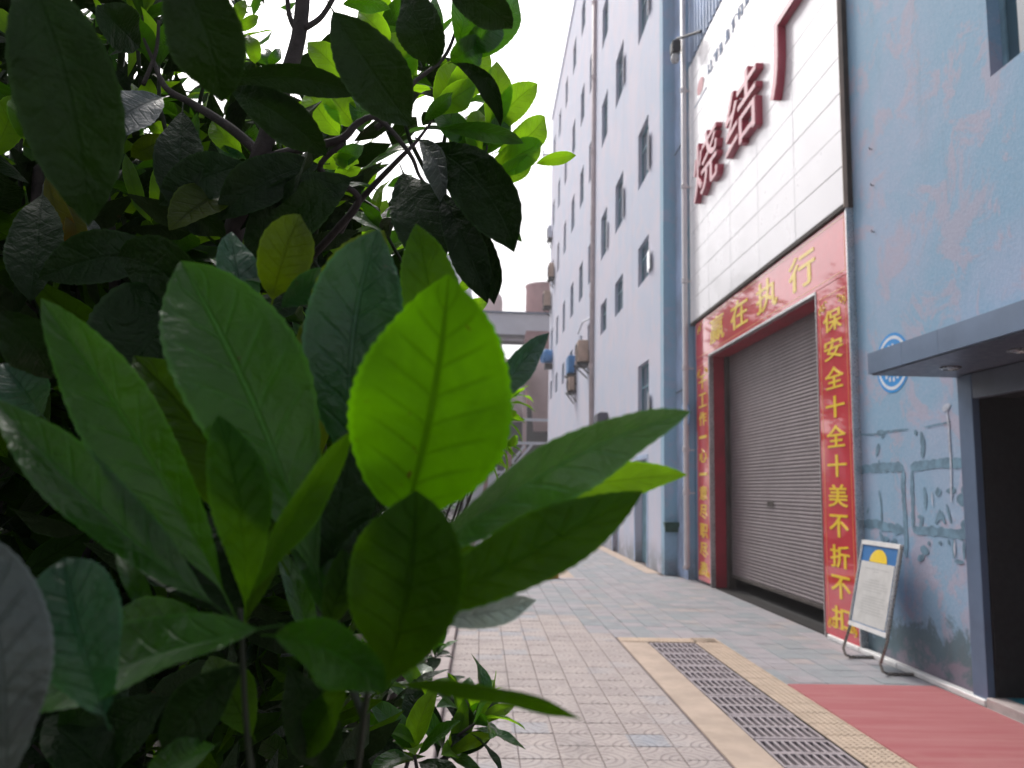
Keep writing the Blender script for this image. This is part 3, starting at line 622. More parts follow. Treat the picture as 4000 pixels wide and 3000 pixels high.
# overpainted notice frames and blotches on the blue wall: flat paint marks (irregular edges)
wm = empty('overpaint_marks', (4.04, 7.5, 0), 'faded teal overpainted boxes and strokes on the blue wall beside the doorway', 'wall marking')
sk = [0]
def stroke(pts, w, x=4.0462, jit=.25, mat='stain_teal', nm='paint_mark'):
    sk[0] += 1; x -= sk[0]*.00006
    pts = [Vector((0, a, b)) for a, b in pts]; out = []
    L = sum((pts[i+1]-pts[i]).length for i in range(len(pts)-1)); n = max(5, int(L/.03)); seg = []
    for i in range(len(pts)-1):
        k = max(2, int(n*(pts[i+1]-pts[i]).length/L))
        for q in range(k): seg.append(pts[i].lerp(pts[i+1], q/k))
    seg.append(pts[-1]); A = []; B = []; s_ = random.uniform(0, 99)
    for i, p in enumerate(seg):
        t_ = (seg[min(i+1, len(seg)-1)]-seg[max(0, i-1)]).normalized(); nn = Vector((0, -t_.z, t_.y)); e = min(1, .35+i*.4, .35+(len(seg)-1-i)*.4)
        A.append(p+nn*w*.62*e*(1+jit*2*noise.noise((i*.55, s_, 0)))); B.append(p-nn*w*.62*e*(1+jit*2*noise.noise((i*.55, s_, 9))))
    k = len(seg); mb = MB().poly([(x, p.y, p.z) for p in A]+[(x, p.y, p.z) for p in B], [(i, i+1, k+i+1, k+i) for i in range(k-1)])
    return mb.build(nm, MAT[mat], wm)
def at_wall(x, y):   # photo zoom position (3250..4000, 1600..2200 crop) -> wall Y,Z
    v = P(3250+x/2.765, 1600+y/2.765, 1)-Vector((0, 0, H)); k = 4.05/v.x; return (v.y*k, v.z*k+H)
for pts, w in [([(290,650),(520,625),(770,620)],.075),([(775,640),(770,850),(800,1280),(800,1600)],.055),([(300,680),(300,900),(300,1220)],.03),([(300,1240),(480,1235),(780,1310)],.075),
    ([(865,640),(870,900),(880,1300)],.045),([(850,620),(1150,580),(1470,570)],.07),([(880,1310),(1100,1310),(1320,1340),(1510,1360)],.065),([(510,870),(530,1000),(545,1230)],.03),
    ([(1000,840),(1010,960),(1010,1070)],.045),([(1120,900),(1180,880)],.06),([(1240,880),(1340,870)],.05),([(1400,880),(1470,870)],.06),([(1350,970),(1480,975)],.08),([(1240,1020),(1290,1230)],.03),
    ([(1120,1230),(1170,1120),(1230,1230)],.05),([(930,1160),(980,1170),(950,1290)],.05),([(1400,1270),(1470,1210)],.06),([(490,250),(570,250),(540,310)],.05),([(510,370),(480,500)],.05),([(900,220),(915,270)],.05),([(965,240),(990,400),(975,520)],.05),
    ([(510,540),(515,640)],.025),([(380,1130),(400,1060)],.025),([(520,1320),(560,1420),(620,1390)],.06),([(640,1430),(720,1470)],.07),([(960,1500),(1050,1540)],.06),([(1000,1580),(930,1625)],.05),([(1040,1430),(1060,1460)],.04),([(1170,1420),(1175,1460)],.04),
    ([(1310,1400),(1320,1610)],.03),([(1330,1640),(1430,1650)],.03),([(1435,1620),(1428,1420)],.03),([(1260,1400),(1270,1460)],.03),([(500,265),(260,270)],.012),([(570,240),(830,210)],.012),([(1000,190),(1290,130)],.01)]:
    stroke([at_wall(*p) for p in pts], w)
for pts, w in [([(1245,0),(1265,180),(1275,380),(1290,560),(1295,1000)],.022),([(1230,-60),(1245,10)],.10),([(1085,890),(1095,1050)],.015),([(1330,1400),(1335,1600)],.02)]:
    stroke([at_wall(*p) for p in pts], w, mat='stain_white', x=4.0448)
for pts, w in [][:0]+[([(7.9,.17),(7.6,.20),(7.15,.30),(6.9,.22),(6.55,.14)],.30),([(7.35,.34),(7.15,.44),(7.0,.30)],.22),([(8.2,.13),(7.8,.12)],.12),([(6.9,.12),(6.5,.18)],.18)][:0]:
    stroke(pts, w, mat='rust_stain', x=4.0455, jit=.9)
for pts, w in [([(3.0,1),(3.0,1)],.01)][:0]: pass
for (y, z, lb) in ((7.86, 5.25, 'tiny rusty hook high on the blue wall, topmost of three'), (7.86, 4.85, 'tiny rusty hook on the blue wall, middle one of three'), (7.88, 4.35, 'tiny rusty hook on the blue wall, lowest of three level with the banner')):
    tag(MB().tube([(4.05, y, z), (4.025, y, z), (4.02, y, z+.02)], .006, 6).build('wall_hook', MAT['black_steel']), lb, 'hook', 'small hooks in the blue wall')

# ==================================================================== notice stand
ns = empty('notice_stand', (3.8, 7.72, 0), 'steel framed notice stand with grey paper leaning near the blue wall', 'notice stand')
def nb(u, w, off=0.0):    # board coordinates: u across (0 left=far .. 1), w up metres from ground along the lean
    y = 8.05-u*.74; x = 3.665+.24*(w/1.16)-off; return (x, y, w)
for u in (0, 1):
    y = 8.05-.74*u
    MB().tube([nb(u, 1.15), nb(u, .30), (3.655, y, .10), (3.675, y, .035), (3.72, y, .016), (3.98, y, .016), (4.0, y, .022)], .0145, 8).build('side_frame', MAT['steel_tube'], ns, smooth=True)
def bar(w0, w1, name, mat, o=.018, u0=0, u1=1, th=.022):
    a, b_, c, d = nb(u0, w0, o), nb(u1, w0, o), nb(u1, w1, o), nb(u0, w1, o); e = [(q[0]+th, q[1], q[2]) for q in (a, b_, c, d)]
    return MB().poly([a, b_, c, d]+e, [(3,2,1,0),(4,5,6,7),(0,1,5,4),(1,2,6,5),(2,3,7,6),(3,0,4,7)]).build(name, mat, ns)
bar(1.125, 1.165, 'top_bar', MAT['white_trim'], th=.035, o=.022); bar(.33, .37, 'bottom_bar', MAT['white_trim'], th=.035, o=.022)
bar(.371, 1.124, 'side_bar', MAT['silver'], u0=-.01, u1=.035, o=.02, th=.03); bar(.371, 1.124, 'side_bar', MAT['silver'], u0=.965, u1=1.01, o=.02, th=.03)
pb_ = bar(.372, 1.123, 'board', MAT['print_blue'], u0=.036, u1=.964, o=.010, th=.012)
bar(.38, .965, 'paper_sheet', MAT['paper'], u0=.055, u1=.93, o=.013, th=.002)
mb = MB(); N = 16; arc = [nb(.5+.23*math.cos(a), .968+.125*math.sin(a), .0135) for a in np.linspace(0, math.pi, N)]
mb.poly(arc, [tuple(range(N))]); mb.build('yellow_half_disc', MAT['gold_paint'], ns)
mb = MB(); wv = .90
for k in range(17):
    if k in (2, 3, 9): wv -= .026; continue
    u0 = .16+random.uniform(0, .08); u1 = .84-random.uniform(0, .25) if k % 3 == 2 else .84
    if k == 1: u0, u1 = .42, .56
    if k == 4: u0, u1 = .33, .62
    a, b_, c, d = nb(u0, wv, .0142), nb(u1, wv, .0142), nb(u1, wv+.006, .0142), nb(u0, wv+.006, .0142); mb.poly([a, b_, c, d], [(3,2,1,0)]); wv -= .026
mb.build('faint_text_lines', MAT['print_grey'], ns)

# ==================================================================== PALE BUILDING
PX = 3.62
b2 = empty('pale_building', (6, 30, 0), 'tall pale lilac industrial block with many small windows along the street', 'building')
cols = [(17.1, 18.3), (20.35, 21.6), (23.1, 24.3), (26.4, 27.35), (28.9, 30.0), (31.9, 33.0), (35.2, 36.2), (38.4, 39.4), (41.4, 42.5)]
rws = [(2.95, 4.5), (6.4, 7.35), (8.8, 10.2), (12.55, 14.0), (15.95, 17.35), (19.8, 21.1)]
doors = [(17.3, 18.62, 2.32), (20.9, 21.75, 2.35), (23.9, 24.5, 2.3), (26.2, 26.7, 2.3), (28.5, 29.0, 2.3)]
Y0, Y1, ZT = 15.95, 43.6, 22.9
mb = MB(); th = .28; ys = [Y0]
for a, b_ in cols: ys += [a, b_]
ys.append(Y1)
for i in range(0, len(ys), 2): # solid strips, with lower doors cut
    a, b_ = ys[i], ys[i+1]; z0 = 2.6
    mb.box(PX, PX+th, a, b_, z0, ZT)
for ci, (a, b_) in enumerate(cols):
    zs = [2.6]; rr = [r for ri, r in enumerate(rws) if not (ri == 0 and ci != 0)]
    for r in rr: zs += list(r)
    zs.append(ZT)
    for k in range(0, len(zs), 2): mb.box(PX, PX+th, a, b_, zs[k], zs[k+1])
ds = [Y0]; 
for d in doors: ds += [d[0], d[1]]
ds.append(Y1)
for i in range(0, len(ds), 2): mb.box(PX, PX+th, ds[i], ds[i+1], 0, 2.599)
for d in doors: mb.box(PX, PX+th, d[0], d[1], d[2], 2.599)
mb.build('street_wall', MAT['pale_wall'], b2)
MB().box(PX+.001, 12, Y0-.28, Y0-.001, 0, ZT-.002).build('end_wall', MAT['teal_wall'], b2)
MB().box(PX+th+.9, PX+th+1.0, Y0, Y1, 0, ZT).box(PX+th, 14, Y1-.3, Y1-.001, 0, ZT-.003).box(PX+th, 14, Y0, Y1-.4, ZT-.3, ZT-.05).build('inner_structure', MAT['interior'], b2)
MB().box(PX-.05, PX+.35, Y0-.3, Y1+.05, ZT, ZT+.28).build('parapet', MAT['pale_wall'], b2)
win_v = {}
for ci, (a, b_) in enumerate(cols):
    for ri, (z0, z1) in enumerate(rws):
        if ri == 0 and ci != 0: continue
        key = (round(b_-a, 2), round(z1-z0, 2))
        if key not in win_v:
            w, h = key
            fr = MB().box(.09, .14, 0, .05, 0, h).box(.09, .14, w-.05, w, 0, h).box(.09, .14, .05, w-.05, 0, .05).box(.09, .14, .05, w-.05, h-.05, h).box(.092, .138, w/2-.02, w/2+.02, .05, h-.05).box(.093,.137,.05,w-.05,h*.66,h*.66+.035)
            f0 = fr.build('window', MAT['window_teal'], b2, loc=(0,0,0)); f0.location = Vector((PX, a, z0))-b2.location
            p0 = MB().box(.11, .118, .05, w-.05, .05, h-.05).build('pane', MAT['glass'], f0, loc=(0,0,0)); p0.location = (0,0,0)
            win_v[key] = (f0.data, p0.data); fo = f0
        else:
            fm, pm = win_v[key]; fo = bpy.data.objects.new('window', fm); COL.objects.link(fo); fo.parent = b2; fo.location = Vector((PX, a, z0))-b2.location
            po = bpy.data.objects.new('pane', pm); COL.objects.link(po); po.parent = fo
        if (ci, ri) in ((0,2),(1,2),(0,1),(0,3),(1,3),(2,2),(0,0)):   # open casement swung out
            w = b_-a; h = z1-z0
            zc = z0+h*(.62 if ri in (2,3) else .5); cs = MB().poly([(PX-.012,a-.02,z0+.04),(PX-.05,a-.30-.12*(ri==1),z0+.04),(PX-.05,a-.30-.12*(ri==1),zc),(PX-.012,a-.02,zc),(PX-.037,a-.01,z0+.04),(PX-.075,a-.29-.12*(ri==1),z0+.04),(PX-.075,a-.29-.12*(ri==1),zc),(PX-.037,a-.01,zc)],[(0,1,2,3),(7,6,5,4),(0,4,5,1),(1,5,6,2),(2,6,7,3),(3,7,4,0)]).build('open_casement', MAT['casement'], fo)
for d in doors:
    MB().box(PX+.16, PX+.20, d[0], d[1], 0, d[2]).build('door', MAT['window_teal'] if d[0] < 20 else MAT['dark_metal'], b2)
    MB().box(PX-.012, PX+.0, d[0]-.09, d[0]-.001, 0, d[2]+.1).box(PX-.012, PX, d[1]+.001, d[1]+.09, 0, d[2]+.1).box(PX-.012, PX, d[0], d[1], d[2]+.001, d[2]+.1).build('door_surround', MAT['corrugated'], b2)
rp = empty('rain_pipe', (3.57, 25.75, 0), 'pinkish rain pipe running up the pale block between window columns', 'pipe')
MB().tube([(3.56, 25.75, 0), (3.56, 25.75, 22.6)], .085, 10).build('pipe', MAT['pink_pipe'], rp, smooth=True)
for z in (3.2, 5.6, 8, 10.5, 13, 15.7, 18.5): MB().tube([(3.56,25.75,z),(3.56,25.75,z+.14)], .105, 10).build('collar', MAT['pink_pipe'], rp)
MB().box(3.63, 3.66, 15.95, 16.0, 0, 0.1).build('x', MAT['dark_gap']) if False else None
# wall units
def unit(name, y0, y1, z0, z1, depth, mat, label, fan=True):
    e = empty(name, (PX, (y0+y1)/2, z0), label, 'air conditioner' if fan else 'box', 'wall units on the pale block')
    MB().box(PX-depth, PX-.06, y0, y1, z0, z1, bev=.03).build('casing', MAT[mat], e)
    MB().tube([(PX, y0+.05, z0-.04), (PX-depth-.05, y0+.05, z0-.04)], .03, 6).tube([(PX, y0+.05, z0-.45), (PX-depth, y0+.05, z0-.06)], .025, 6).tube([(PX, y1-.05, z0-.04), (PX-depth-.05, y1-.05, z0-.04)], .03, 6).tube([(PX, y1-.05, z0-.45), (PX-depth, y1-.05, z0-.06)], .025, 6).box(PX-depth, PX-.02, y0, y1, z0-.1, z0-.02).build('bracket', MAT['black_steel'], e)
    if fan:
        ym = (y0+y1)/2; zm = (z0+z1)/2; r = min(y1-y0, z1-z0)*.4
        MB().tube([(PX-depth-.012, ym+r*math.cos(a), zm+r*math.sin(a)) for a in np.linspace(0, 2*math.pi, 17)], .02, 5).build('fan_guard', MAT['dark_metal'], e)
    return e
u1 = unit('air_conditioner', 26.55, 27.45, 5.95, 6.7, .42, 'ac_beige', 'large weathered beige unit on a black bracket beside the pink rain pipe')
MB().tube([(PX-.2, 27.3, 6.7), (PX-.3, 27.6, 7.1), (PX-.2, 27.2, 7.45), (PX, 26.8, 7.5)], .03, 7).build('hose', MAT['pale_metal'], u1)
unit('blue_wall_box', 30.6, 31.5, 6.15, 6.85, .32, 'ac_blue', 'blue box on a black bracket just beyond the large beige unit', False)
unit('air_conditioner', 30.5, 31.3, 5.45, 6.0, .30, 'ac_beige', 'small beige unit hanging directly below the blue box')
bd = empty('blue_wall_drum', (PX, 41.5, 8.2), 'far round blue drum fixed at the end of the pale block', 'drum')
MB().tube([(PX-.08, 41.5, 8.6), (PX-.1, 41.5, 8.6), (PX-.5, 41.3, 8.6), (PX-.52, 41.3, 8.6)], [.1, .38, .38, .3], 18).build('drum', MAT['ac_blue'], bd); MB().box(PX-.4, PX-.001, 41.2, 41.8, 7.95, 8.2).build('bracket', MAT['black_steel'], bd)
unit('air_conditioner', 40.6, 41.4, 12.75, 13.5, .32, 'ac_beige', 'beige unit on the pale block, higher of the two near its far end')
unit('air_conditioner', 42.4, 43.2, 11.6, 12.45, .42, 'ac_beige', 'pink beige unit on the pale block corner just above the grey gallery')
unit('air_conditioner', 42.5, 43.2, 15.5, 16.2, .24, 'pale_metal', 'pale grey unit high on the far corner of the pale block')
tag(MB().box(PX-.28, PX-.02, 22.6, 23.4, 3.25, 3.85, bev=.03).box(PX-.31, PX-.281, 22.65, 23.35, 3.3, 3.8).build('meter_box', MAT['dark_metal']), 'small dark box fixed low on the pale block above the long leaf', 'box')
tag(MB().tube([(3.62, 43.0, 13.9+6.6), (3.05, 43.0, 20.5)], .05, 6).tube([(3.08, 43.0, 20.3), (3.08, 43.0, 20.75)], .04, 6).build('wall_bracket', MAT['dark_metal']), 'thin grey bracket arm high on the far corner of the pale block', 'bracket')
# green tub on the teal end wall
tag(MB().poly([(3.64,15.6,.83),(3.90,15.6,.83),(3.90,15.669,.83),(3.64,15.669,.83),(3.60,15.52,1.02),(3.93,15.52,1.02),(3.93,15.669,1.02),(3.60,15.669,1.02)],[(0,1,2,3),(7,6,5,4),(0,4,5,1),(1,5,6,2),(2,6,7,3),(3,7,4,0)]).build('green_basket', MAT['green_box']), 'dark green plastic basket hanging on the teal end wall', 'basket')

# ==================================================================== FAR PLANT
gl = empty('conveyor_gallery', (2, 62, 0), 'long pale grey enclosed conveyor gallery bridging the street behind the leaves', 'bridge')
mb = MB(); n = 18; A = Vector((-9.5, 62, 0)); 
def gal(x): return 14.6-.012*(x)-0.0
GX0, GX1 = -6.5, 8
mb.box(GX0, GX1, 62, 65, 13.75, 15.45); mb.build('gallery_box', MAT['pale_metal'], gl)
for k in range(14): MB().box(GX0+k*1.1, GX0+k*1.1+.04, 61.985, 62, 13.76, 15.44).build('seam', MAT['pale_metal'], gl)
MB().box(GX0-.1, GX1, 61.8, 65.2, 15.452, 15.6).build('roof_sheet', MAT['canopy'], gl)
MB().box(GX0, GX1, 61.9, 62.2, 13.5, 13.745).box(GX0, GX1, 64.8, 65.1, 13.5, 13.745).build('girder', MAT['dark_metal'], gl)
tw = tag(MB().box(-6.5, -1.15, 60, 66, 0, 19.3).box(-6.6, -1.05, 59.9, 66.1, 19.3, 19.6).build('transfer_tower', MAT['pale_metal']), 'pale grey transfer tower at the left end of the conveyor gallery', 'tower')
tag(MB().tube([(.4, 74, 0), (.4, 74, 19.2)], 1.25, 28, cap=False).lathe((.4, 74, 19.2), [(1.25, 0), (1.15, .5), (.8, .95), (.3, 1.15), (.01, 1.2)], 28).build('dome_silo', MAT['rust_pink'], smooth=True), 'tall pinkish domed silo rising behind the grey gallery', 'silo')
tag(MB().tube([(6.0, 78, 0), (6.0, 78, 21.6), (6.0, 78, 21.9)], [1.95, 1.95, 2.05], 28).build('red_tank', MAT['rust_red'], smooth=True), 'faded red brown cylindrical tank behind the gallery beside the pale block', 'tank')
dct = empty('dust_ducts', (2, 56, 0), 'large dusty curved ducts and hoppers below the conveyor gallery', 'duct')
MB().tube([(-1.0, 57, 8.2), (-.3, 57, 9.6), (.6, 57, 10.4), (1.4, 57, 10.0), (1.9, 57, 8.8), (2.0, 57, 7.2), (2.0, 57, 6.6)], [1.15, 1.15, 1.15, 1.15, 1.15, 1.2, 1.25], 22).build('bend_duct', MAT['dusty_pipe'], dct, smooth=True)
MB().tube([(2.4, 59, 10.6), (3.2, 59, 10.6), (4.2, 59, 9.9), (4.9, 59, 8.2), (5.1, 59, 6.0)], [1.3]*5, 22).build('bend_duct', MAT['rust_pink'], dct, smooth=True)
MB().lathe((1.5, 55, 6.3), [(1.55, 0), (1.45, .25), (1.30, 1.2), (1.2, 2.3), (.8, 2.9), (.01, 3.1)], 26).build('hopper', MAT['dusty_pipe'], dct, smooth=True)
MB().box(3.2, 5.5, 60, 63, 9.5, 13.7).build('red_casing', MAT['rust_red'], dct)
ph = empty('plant_hall', (0, 66, 0), 'dark open plant hall with steel columns and braces under the ducts', 'plant building')
MB().box(-4, 12, 66.5, 70, 0, 8.6).build('back_wall', MAT['plant_dark'], ph)
for x, y, z, m_ in ((.2, 54, 7.2, 'rust_red'), (1.75, 53, 4.8, 'rust_red'), (2.75, 54, 7.2, 'rust_pink'), (-1.4, 54, 7.2, 'dark_metal')): MB().box(x, x+.28, y, y+.28, 0, z).build('column', MAT[m_], ph)
for z in (2.6, 4.6, 6.2): MB().box(-1.2, 5.2, 53.8, 53.95, z, z+.2).build('beam', MAT['pale_metal'], ph)
for a, b_ in (((-.8, 6.2), (2.8, 2.7)), ((2.9, 4.5), (1.0, 2.0)), ((1.9, 2.7), (3.4, 4.6))): MB().tube([(a[0], 53.7, a[1]), (b_[0], 53.7, b_[1])], .1, 6).build('brace', MAT['pale_metal'], ph)
MB().box(-.9, 1.2, 60, 62, 0, 3.2).build('low_cabin', MAT['pale_metal'], ph); MB().box(1.9, 2.5, 52, 52.5, 2.2, 3.0).build('control_box', MAT['pale_metal'], ph)
# low objects at street end, seen between leaves
wl_ = tag(MB().box(-0.45, -0.1, 19, 45, 0, .45, bev=.02).build('low_wall', MAT['curb']), 'low pale concrete border wall along the left side of the street', 'wall')
tr_ = empty('small_cart', (1.5, 30, 0), 'small distant orange and white cart parked on the pavement', 'cart')
MB().box(1.1, 1.75, 29.6, 30.6, .35, .75, bev=.04).build('cart_body', MAT['yellow'], tr_); MB().box(1.55, 2.1, 30.0, 30.9, .5, 1.15, bev=.05).build('cart_cab', MAT['white_trim'], tr_)
for x in (1.2, 1.95):
    for y in (29.75, 30.6): MB().tube([(x-.04, y, .2), (x+.04, y, .2)], .2, 14).build('wheel', MAT['dark_gap'], tr_)

# ==================================================================== FOLIAGE
def leaf_mesh(name, B, C, T, width, nrm, mat, cup=.3, nl=22, nw=3, serr=.012, wave=.045, prof=(.9, 1.7), stalk=.10, seed=0, twist=0.0, org=None):
    """leaf blade along the quadratic curve B (base) - C - T (tip); nrm = facing at the base"""
    V = []; UVs = []; F_ = []
    L = (C-B).length+(T-C).length
    fw = lambda q: q**prof[0]*(1-q**prof[1]); pmax = max(fw(q/50) for q in range(1, 50))
    cols_ = 2*nw+1
    for j in range(nl+1):
        t_ = j/nl; s_ = -stalk+(1+stalk)*t_
        tt = max(0, s_)
        p = B*(1-t_)**2+C*2*t_*(1-t_)+T*t_**2
        tg = ((C-B)*(1-t_)+(T-C)*t_).normalized()
        side = tg.cross(nrm); side = side.normalized() if side.length > 1e-5 else tg.orthogonal().normalized(); nn = side.cross(tg).normalized()
        if twist: q = Quaternion(tg, twist*t_); side = q @ side; nn = q @ nn
        w = width*.5*(fw(min(1, tt))/pmax if tt > 0 else 0); w = max(w, width*.012*(1 if t_ < .97 else .3))
        for i in range(cols_):
            u = (i-nw)/nw; e = 1.0
            if abs(i-nw) == nw and tt > .08: e = 1+serr*width/max(w, 1e-4)*.6*(1 if j % 2 else -1)*(1 if w > width*.15 else 0)
            z = cup*w*(abs(u)**1.05)+wave*width*math.sin(tt*13+seed*1.7+(2 if u > 0 else 0))*abs(u)**2*min(1, w/(width*.3))
            V.append(p+side*(u*w*e)+nn*z); UVs.append((.5+u*.5, max(0, s_)))
    for j in range(nl):
        for i in range(cols_-1):
            a = j*cols_+i; F_.append((a, a+1, a+cols_+1, a+cols_))
    o = org if org is not None else B
    me = bpy.data.meshes.new(name); me.from_pydata([tuple(v-o) for v in V], [], F_); me.materials.append(mat)
    uv = me.uv_layers.new(name='uv'); vi = np.empty(len(me.loops), int); me.loops.foreach_get('vertex_index', vi)
    uv.data.foreach_set('uv', np.array(UVs)[vi].ravel()); me.polygons.foreach_set('use_smooth', [True]*len(F_)); me.update()
    return me
leaf_n = [0]
def hero(par, b, t, w, mat, bend=(0, 0), roll=0.0, dd=0.0, **kw):
    """b,t = (px,py,depth) of leaf base and tip; w = width in photo px when seen flat; bend = bow of the midrib in px; roll = turn about the midrib"""
    leaf_n[0] += 1
    B = P(*b); T = P(*t); dm = (b[2]+t[2])/2
    C = P((b[0]+t[0])/2+bend[0]*2, (b[1]+t[1])/2+bend[1]*2, dm*(1-.05)+dd)
    axis = (T-B).normalized(); view = (Vector((0, 0, H))-(B+T)/2).normalized()
    n_ = (view-axis*view.dot(axis)).normalized(); n_ = Quaternion(axis, roll) @ n_
    me = leaf_mesh('leaf', B, C, T, w/F*dm, n_, MAT[mat], seed=leaf_n[0], **kw)
    return link('leaf', me, par, B)
def twig(par, pts, r0, r1, mat='bark', name='branch'):
    """branch through (px,py,depth) points, radii in photo px"""
    w = [P(*p) for p in pts]; out = []; rad = []; n_ = len(w)
    for i in range(n_-1):
        p0, p1, p2, p3 = w[max(i-1, 0)], w[i], w[i+1], w[min(i+2, n_-1)]
        for q in range(5):
            s = q/5; out.append(.5*((2*p1)+(p2-p0)*s+(2*p0-5*p1+4*p2-p3)*s*s+(3*p1-p0-3*p2+p3)*s**3))
    out.append(w[-1])
    for i in range(len(out)):
        f_ = i/(len(out)-1); d_ = pts[0][2]*(1-f_)+pts[-1][2]*f_; rad.append((r0*(1-f_)+r1*f_)/F*d_*(1+.10*noise.noise((i*.9, r0, 0))))
    return MB().tube(out, rad, 9).build(name, MAT[mat], par, smooth=True)

base_fg = Vector((-.17, .62, 0)); 
fg = empty('front_shrub', (-.17, .62, 0), 'broad leaved shrub shoot closest to the camera with one large lime leaf', 'shrub')
hb = dict(nl=46, nw=5); h0 = dict(nl=26, nw=3)
# large front rosette
lp = dict(prof=(.85,1.7), **hb)
hero(fg, (1555,2110,.40), (1752,1070,.40), 610, 'leaf_lime', bend=(35,-10), roll=.05, cup=.2, prof=(.62,1.35), **hb)
hero(fg, (1480,2740,.37), (1625,1915,.36), 450, 'leaf_back', bend=(35,0), roll=-.2, cup=.28, prof=(.9,2.2), **hb)
hero(fg, (1560,2260,.42), (2700,1608,.44), 265, 'leaf_sheen', bend=(5,-95), roll=.6, cup=.35, prof=(.75,1.7), **hb)
hero(fg, (1480,2440,.38), (2512,1918,.41), 270, 'leaf_shoot', bend=(35,5), roll=-.3, cup=.3, prof=(.75,1.7), **hb)
hero(fg, (1420,2330,.45), (1990,2200,.47), 190, 'leaf_back', bend=(0,-30), roll=.3, cup=.3, prof=(.9,1.7), **hb)
hero(fg, (1700,2090,.47), (2685,1855,.50), 170, 'leaf_new', bend=(30,-60), roll=.35, cup=.15, prof=(.9,1.7), **hb)
hero(fg, (1290,2420,.43), (705,1020,.47), 480, 'leaf_mid', bend=(30,-60), roll=.15, cup=.34, prof=(1.15,2.2), **hb)
hero(fg, (925,2420,.40), (160,1165,.44), 300, 'leaf_mid', bend=(40,-10), roll=-.35, cup=.42, prof=(1.0,1.6), **hb)
hero(fg, (915,2420,.39), (-30,1550,.41), 250, 'leaf_mid', bend=(-20,40), roll=.4, cup=.42, prof=(1.0,1.6), **hb)
hero(fg, (955,2440,.41), (850,1620,.42), 235, 'leaf_shoot', bend=(40,0), roll=.3, cup=.35, prof=(1.1,2.0), **hb)
hero(fg, (965,2360,.39), (1375,1680,.40), 165, 'leaf_shoot', bend=(-30,10), roll=.7, cup=.35, prof=(1.0,1.7), **hb)
hero(fg, (1130,2250,.50), (520,1390,.52), 330, 'leaf_back', bend=(20,-50), roll=.2, **lp)
hero(fg, (1400,1950,.50), (1480,895,.52), 370, 'leaf_blue', bend=(-70,-30), roll=-.1, cup=.25, prof=(.9,1.9), nl=46, nw=5, wave=.05)
hero(fg, (1330,1800,.54), (1500,900,.58), 330, 'leaf_olive', bend=(-70,-60), roll=.3, **lp)
hero(fg, (1720,1600,.52), (1625,875,.54), 240, 'leaf_shoot', bend=(20,0), roll=.2, **lp)
hero(fg, (1060,1200,.60), (1172,838,.60), 210, 'leaf_olive', bend=(-15,0), roll=.2)
hero(fg, (1000,1300,.60), (905,905,.62), 160, 'leaf_blue', bend=(-20,0), roll=.4)
hero(fg, (1080,1220,.56), (1320,1080,.57), 130, 'leaf_blue', bend=(0,-25), roll=.3)
hero(fg, (1160,1750,.58), (900,1180,.6), 240, 'leaf_old', bend=(-20,-20), roll=.2)
hero(fg, (1250,1900,.58), (1260,1150,.6), 200, 'leaf_olive', bend=(-40,0), roll=.5)
hero(fg, (1110,2440,.37), (45,2795,.40), 330, 'leaf_mid', bend=(-30,-40), roll=.75, cup=.35, **lp)
hero(fg, (1020,2480,.36), (1500,2705,.34), 270, 'leaf_mid', bend=(40,-50), roll=.6, cup=.2, **lp)
hero(fg, (1430,2680,.37), (2275,2812,.36), 125, 'leaf_back', bend=(30,-55), roll=1.05, cup=.25, **lp)
hero(fg, (1640,2420,.43), (2095,2345,.47), 120, 'leaf_pale', bend=(10,15), roll=.3, cup=.1)
hero(fg, (1900,1610,.55), (2145,1300,.62), 120, 'leaf_blue', bend=(-25,10), roll=.5)
hero(fg, (10,3150,.33), (-120,2060,.34), 370, 'leaf_grey', bend=(60,0), roll=.2, cup=.1, prof=(.7,3), **hb)
hero(fg, (430,2850,.36), (250,2180,.38), 360, 'leaf_blue', bend=(-20,0), roll=-.3, prof=(.7,4), **hb)
hero(fg, (600,2480,.45), (450,2160,.46), 85, 'leaf_mid', bend=(15,-10), roll=.4)
hero(fg, (1250,2650,.5), (1080,2120,.52), 100, 'leaf_mid', bend=(15,0), roll=.5)
hero(fg, (870,2900,.42), (560,3040,.44), 160, 'leaf_mid', roll=.5)
hero(fg, (1180,1120,.62), (820,1010,.62), 100, 'leaf_mid', roll=.5)
# darker leaves that pack the middle of the rosettes
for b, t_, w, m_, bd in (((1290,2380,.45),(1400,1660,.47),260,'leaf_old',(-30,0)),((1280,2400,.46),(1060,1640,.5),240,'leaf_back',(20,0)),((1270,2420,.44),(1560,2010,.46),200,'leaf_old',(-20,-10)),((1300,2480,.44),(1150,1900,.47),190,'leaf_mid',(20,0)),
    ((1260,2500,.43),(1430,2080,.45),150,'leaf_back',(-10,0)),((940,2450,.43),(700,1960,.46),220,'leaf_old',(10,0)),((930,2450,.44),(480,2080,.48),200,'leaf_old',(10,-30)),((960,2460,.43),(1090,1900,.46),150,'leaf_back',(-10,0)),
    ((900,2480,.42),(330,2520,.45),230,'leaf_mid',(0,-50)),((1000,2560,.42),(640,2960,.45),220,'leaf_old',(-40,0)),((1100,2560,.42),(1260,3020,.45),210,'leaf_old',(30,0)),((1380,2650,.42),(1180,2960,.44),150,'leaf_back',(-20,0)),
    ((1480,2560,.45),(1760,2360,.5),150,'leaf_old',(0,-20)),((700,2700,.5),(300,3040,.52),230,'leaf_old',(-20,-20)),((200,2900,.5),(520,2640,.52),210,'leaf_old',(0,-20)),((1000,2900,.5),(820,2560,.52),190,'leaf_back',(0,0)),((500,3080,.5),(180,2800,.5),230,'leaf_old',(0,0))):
    hero(fg, b, t_, w, m_, bend=bd, roll=.3, cup=.2, **h0)
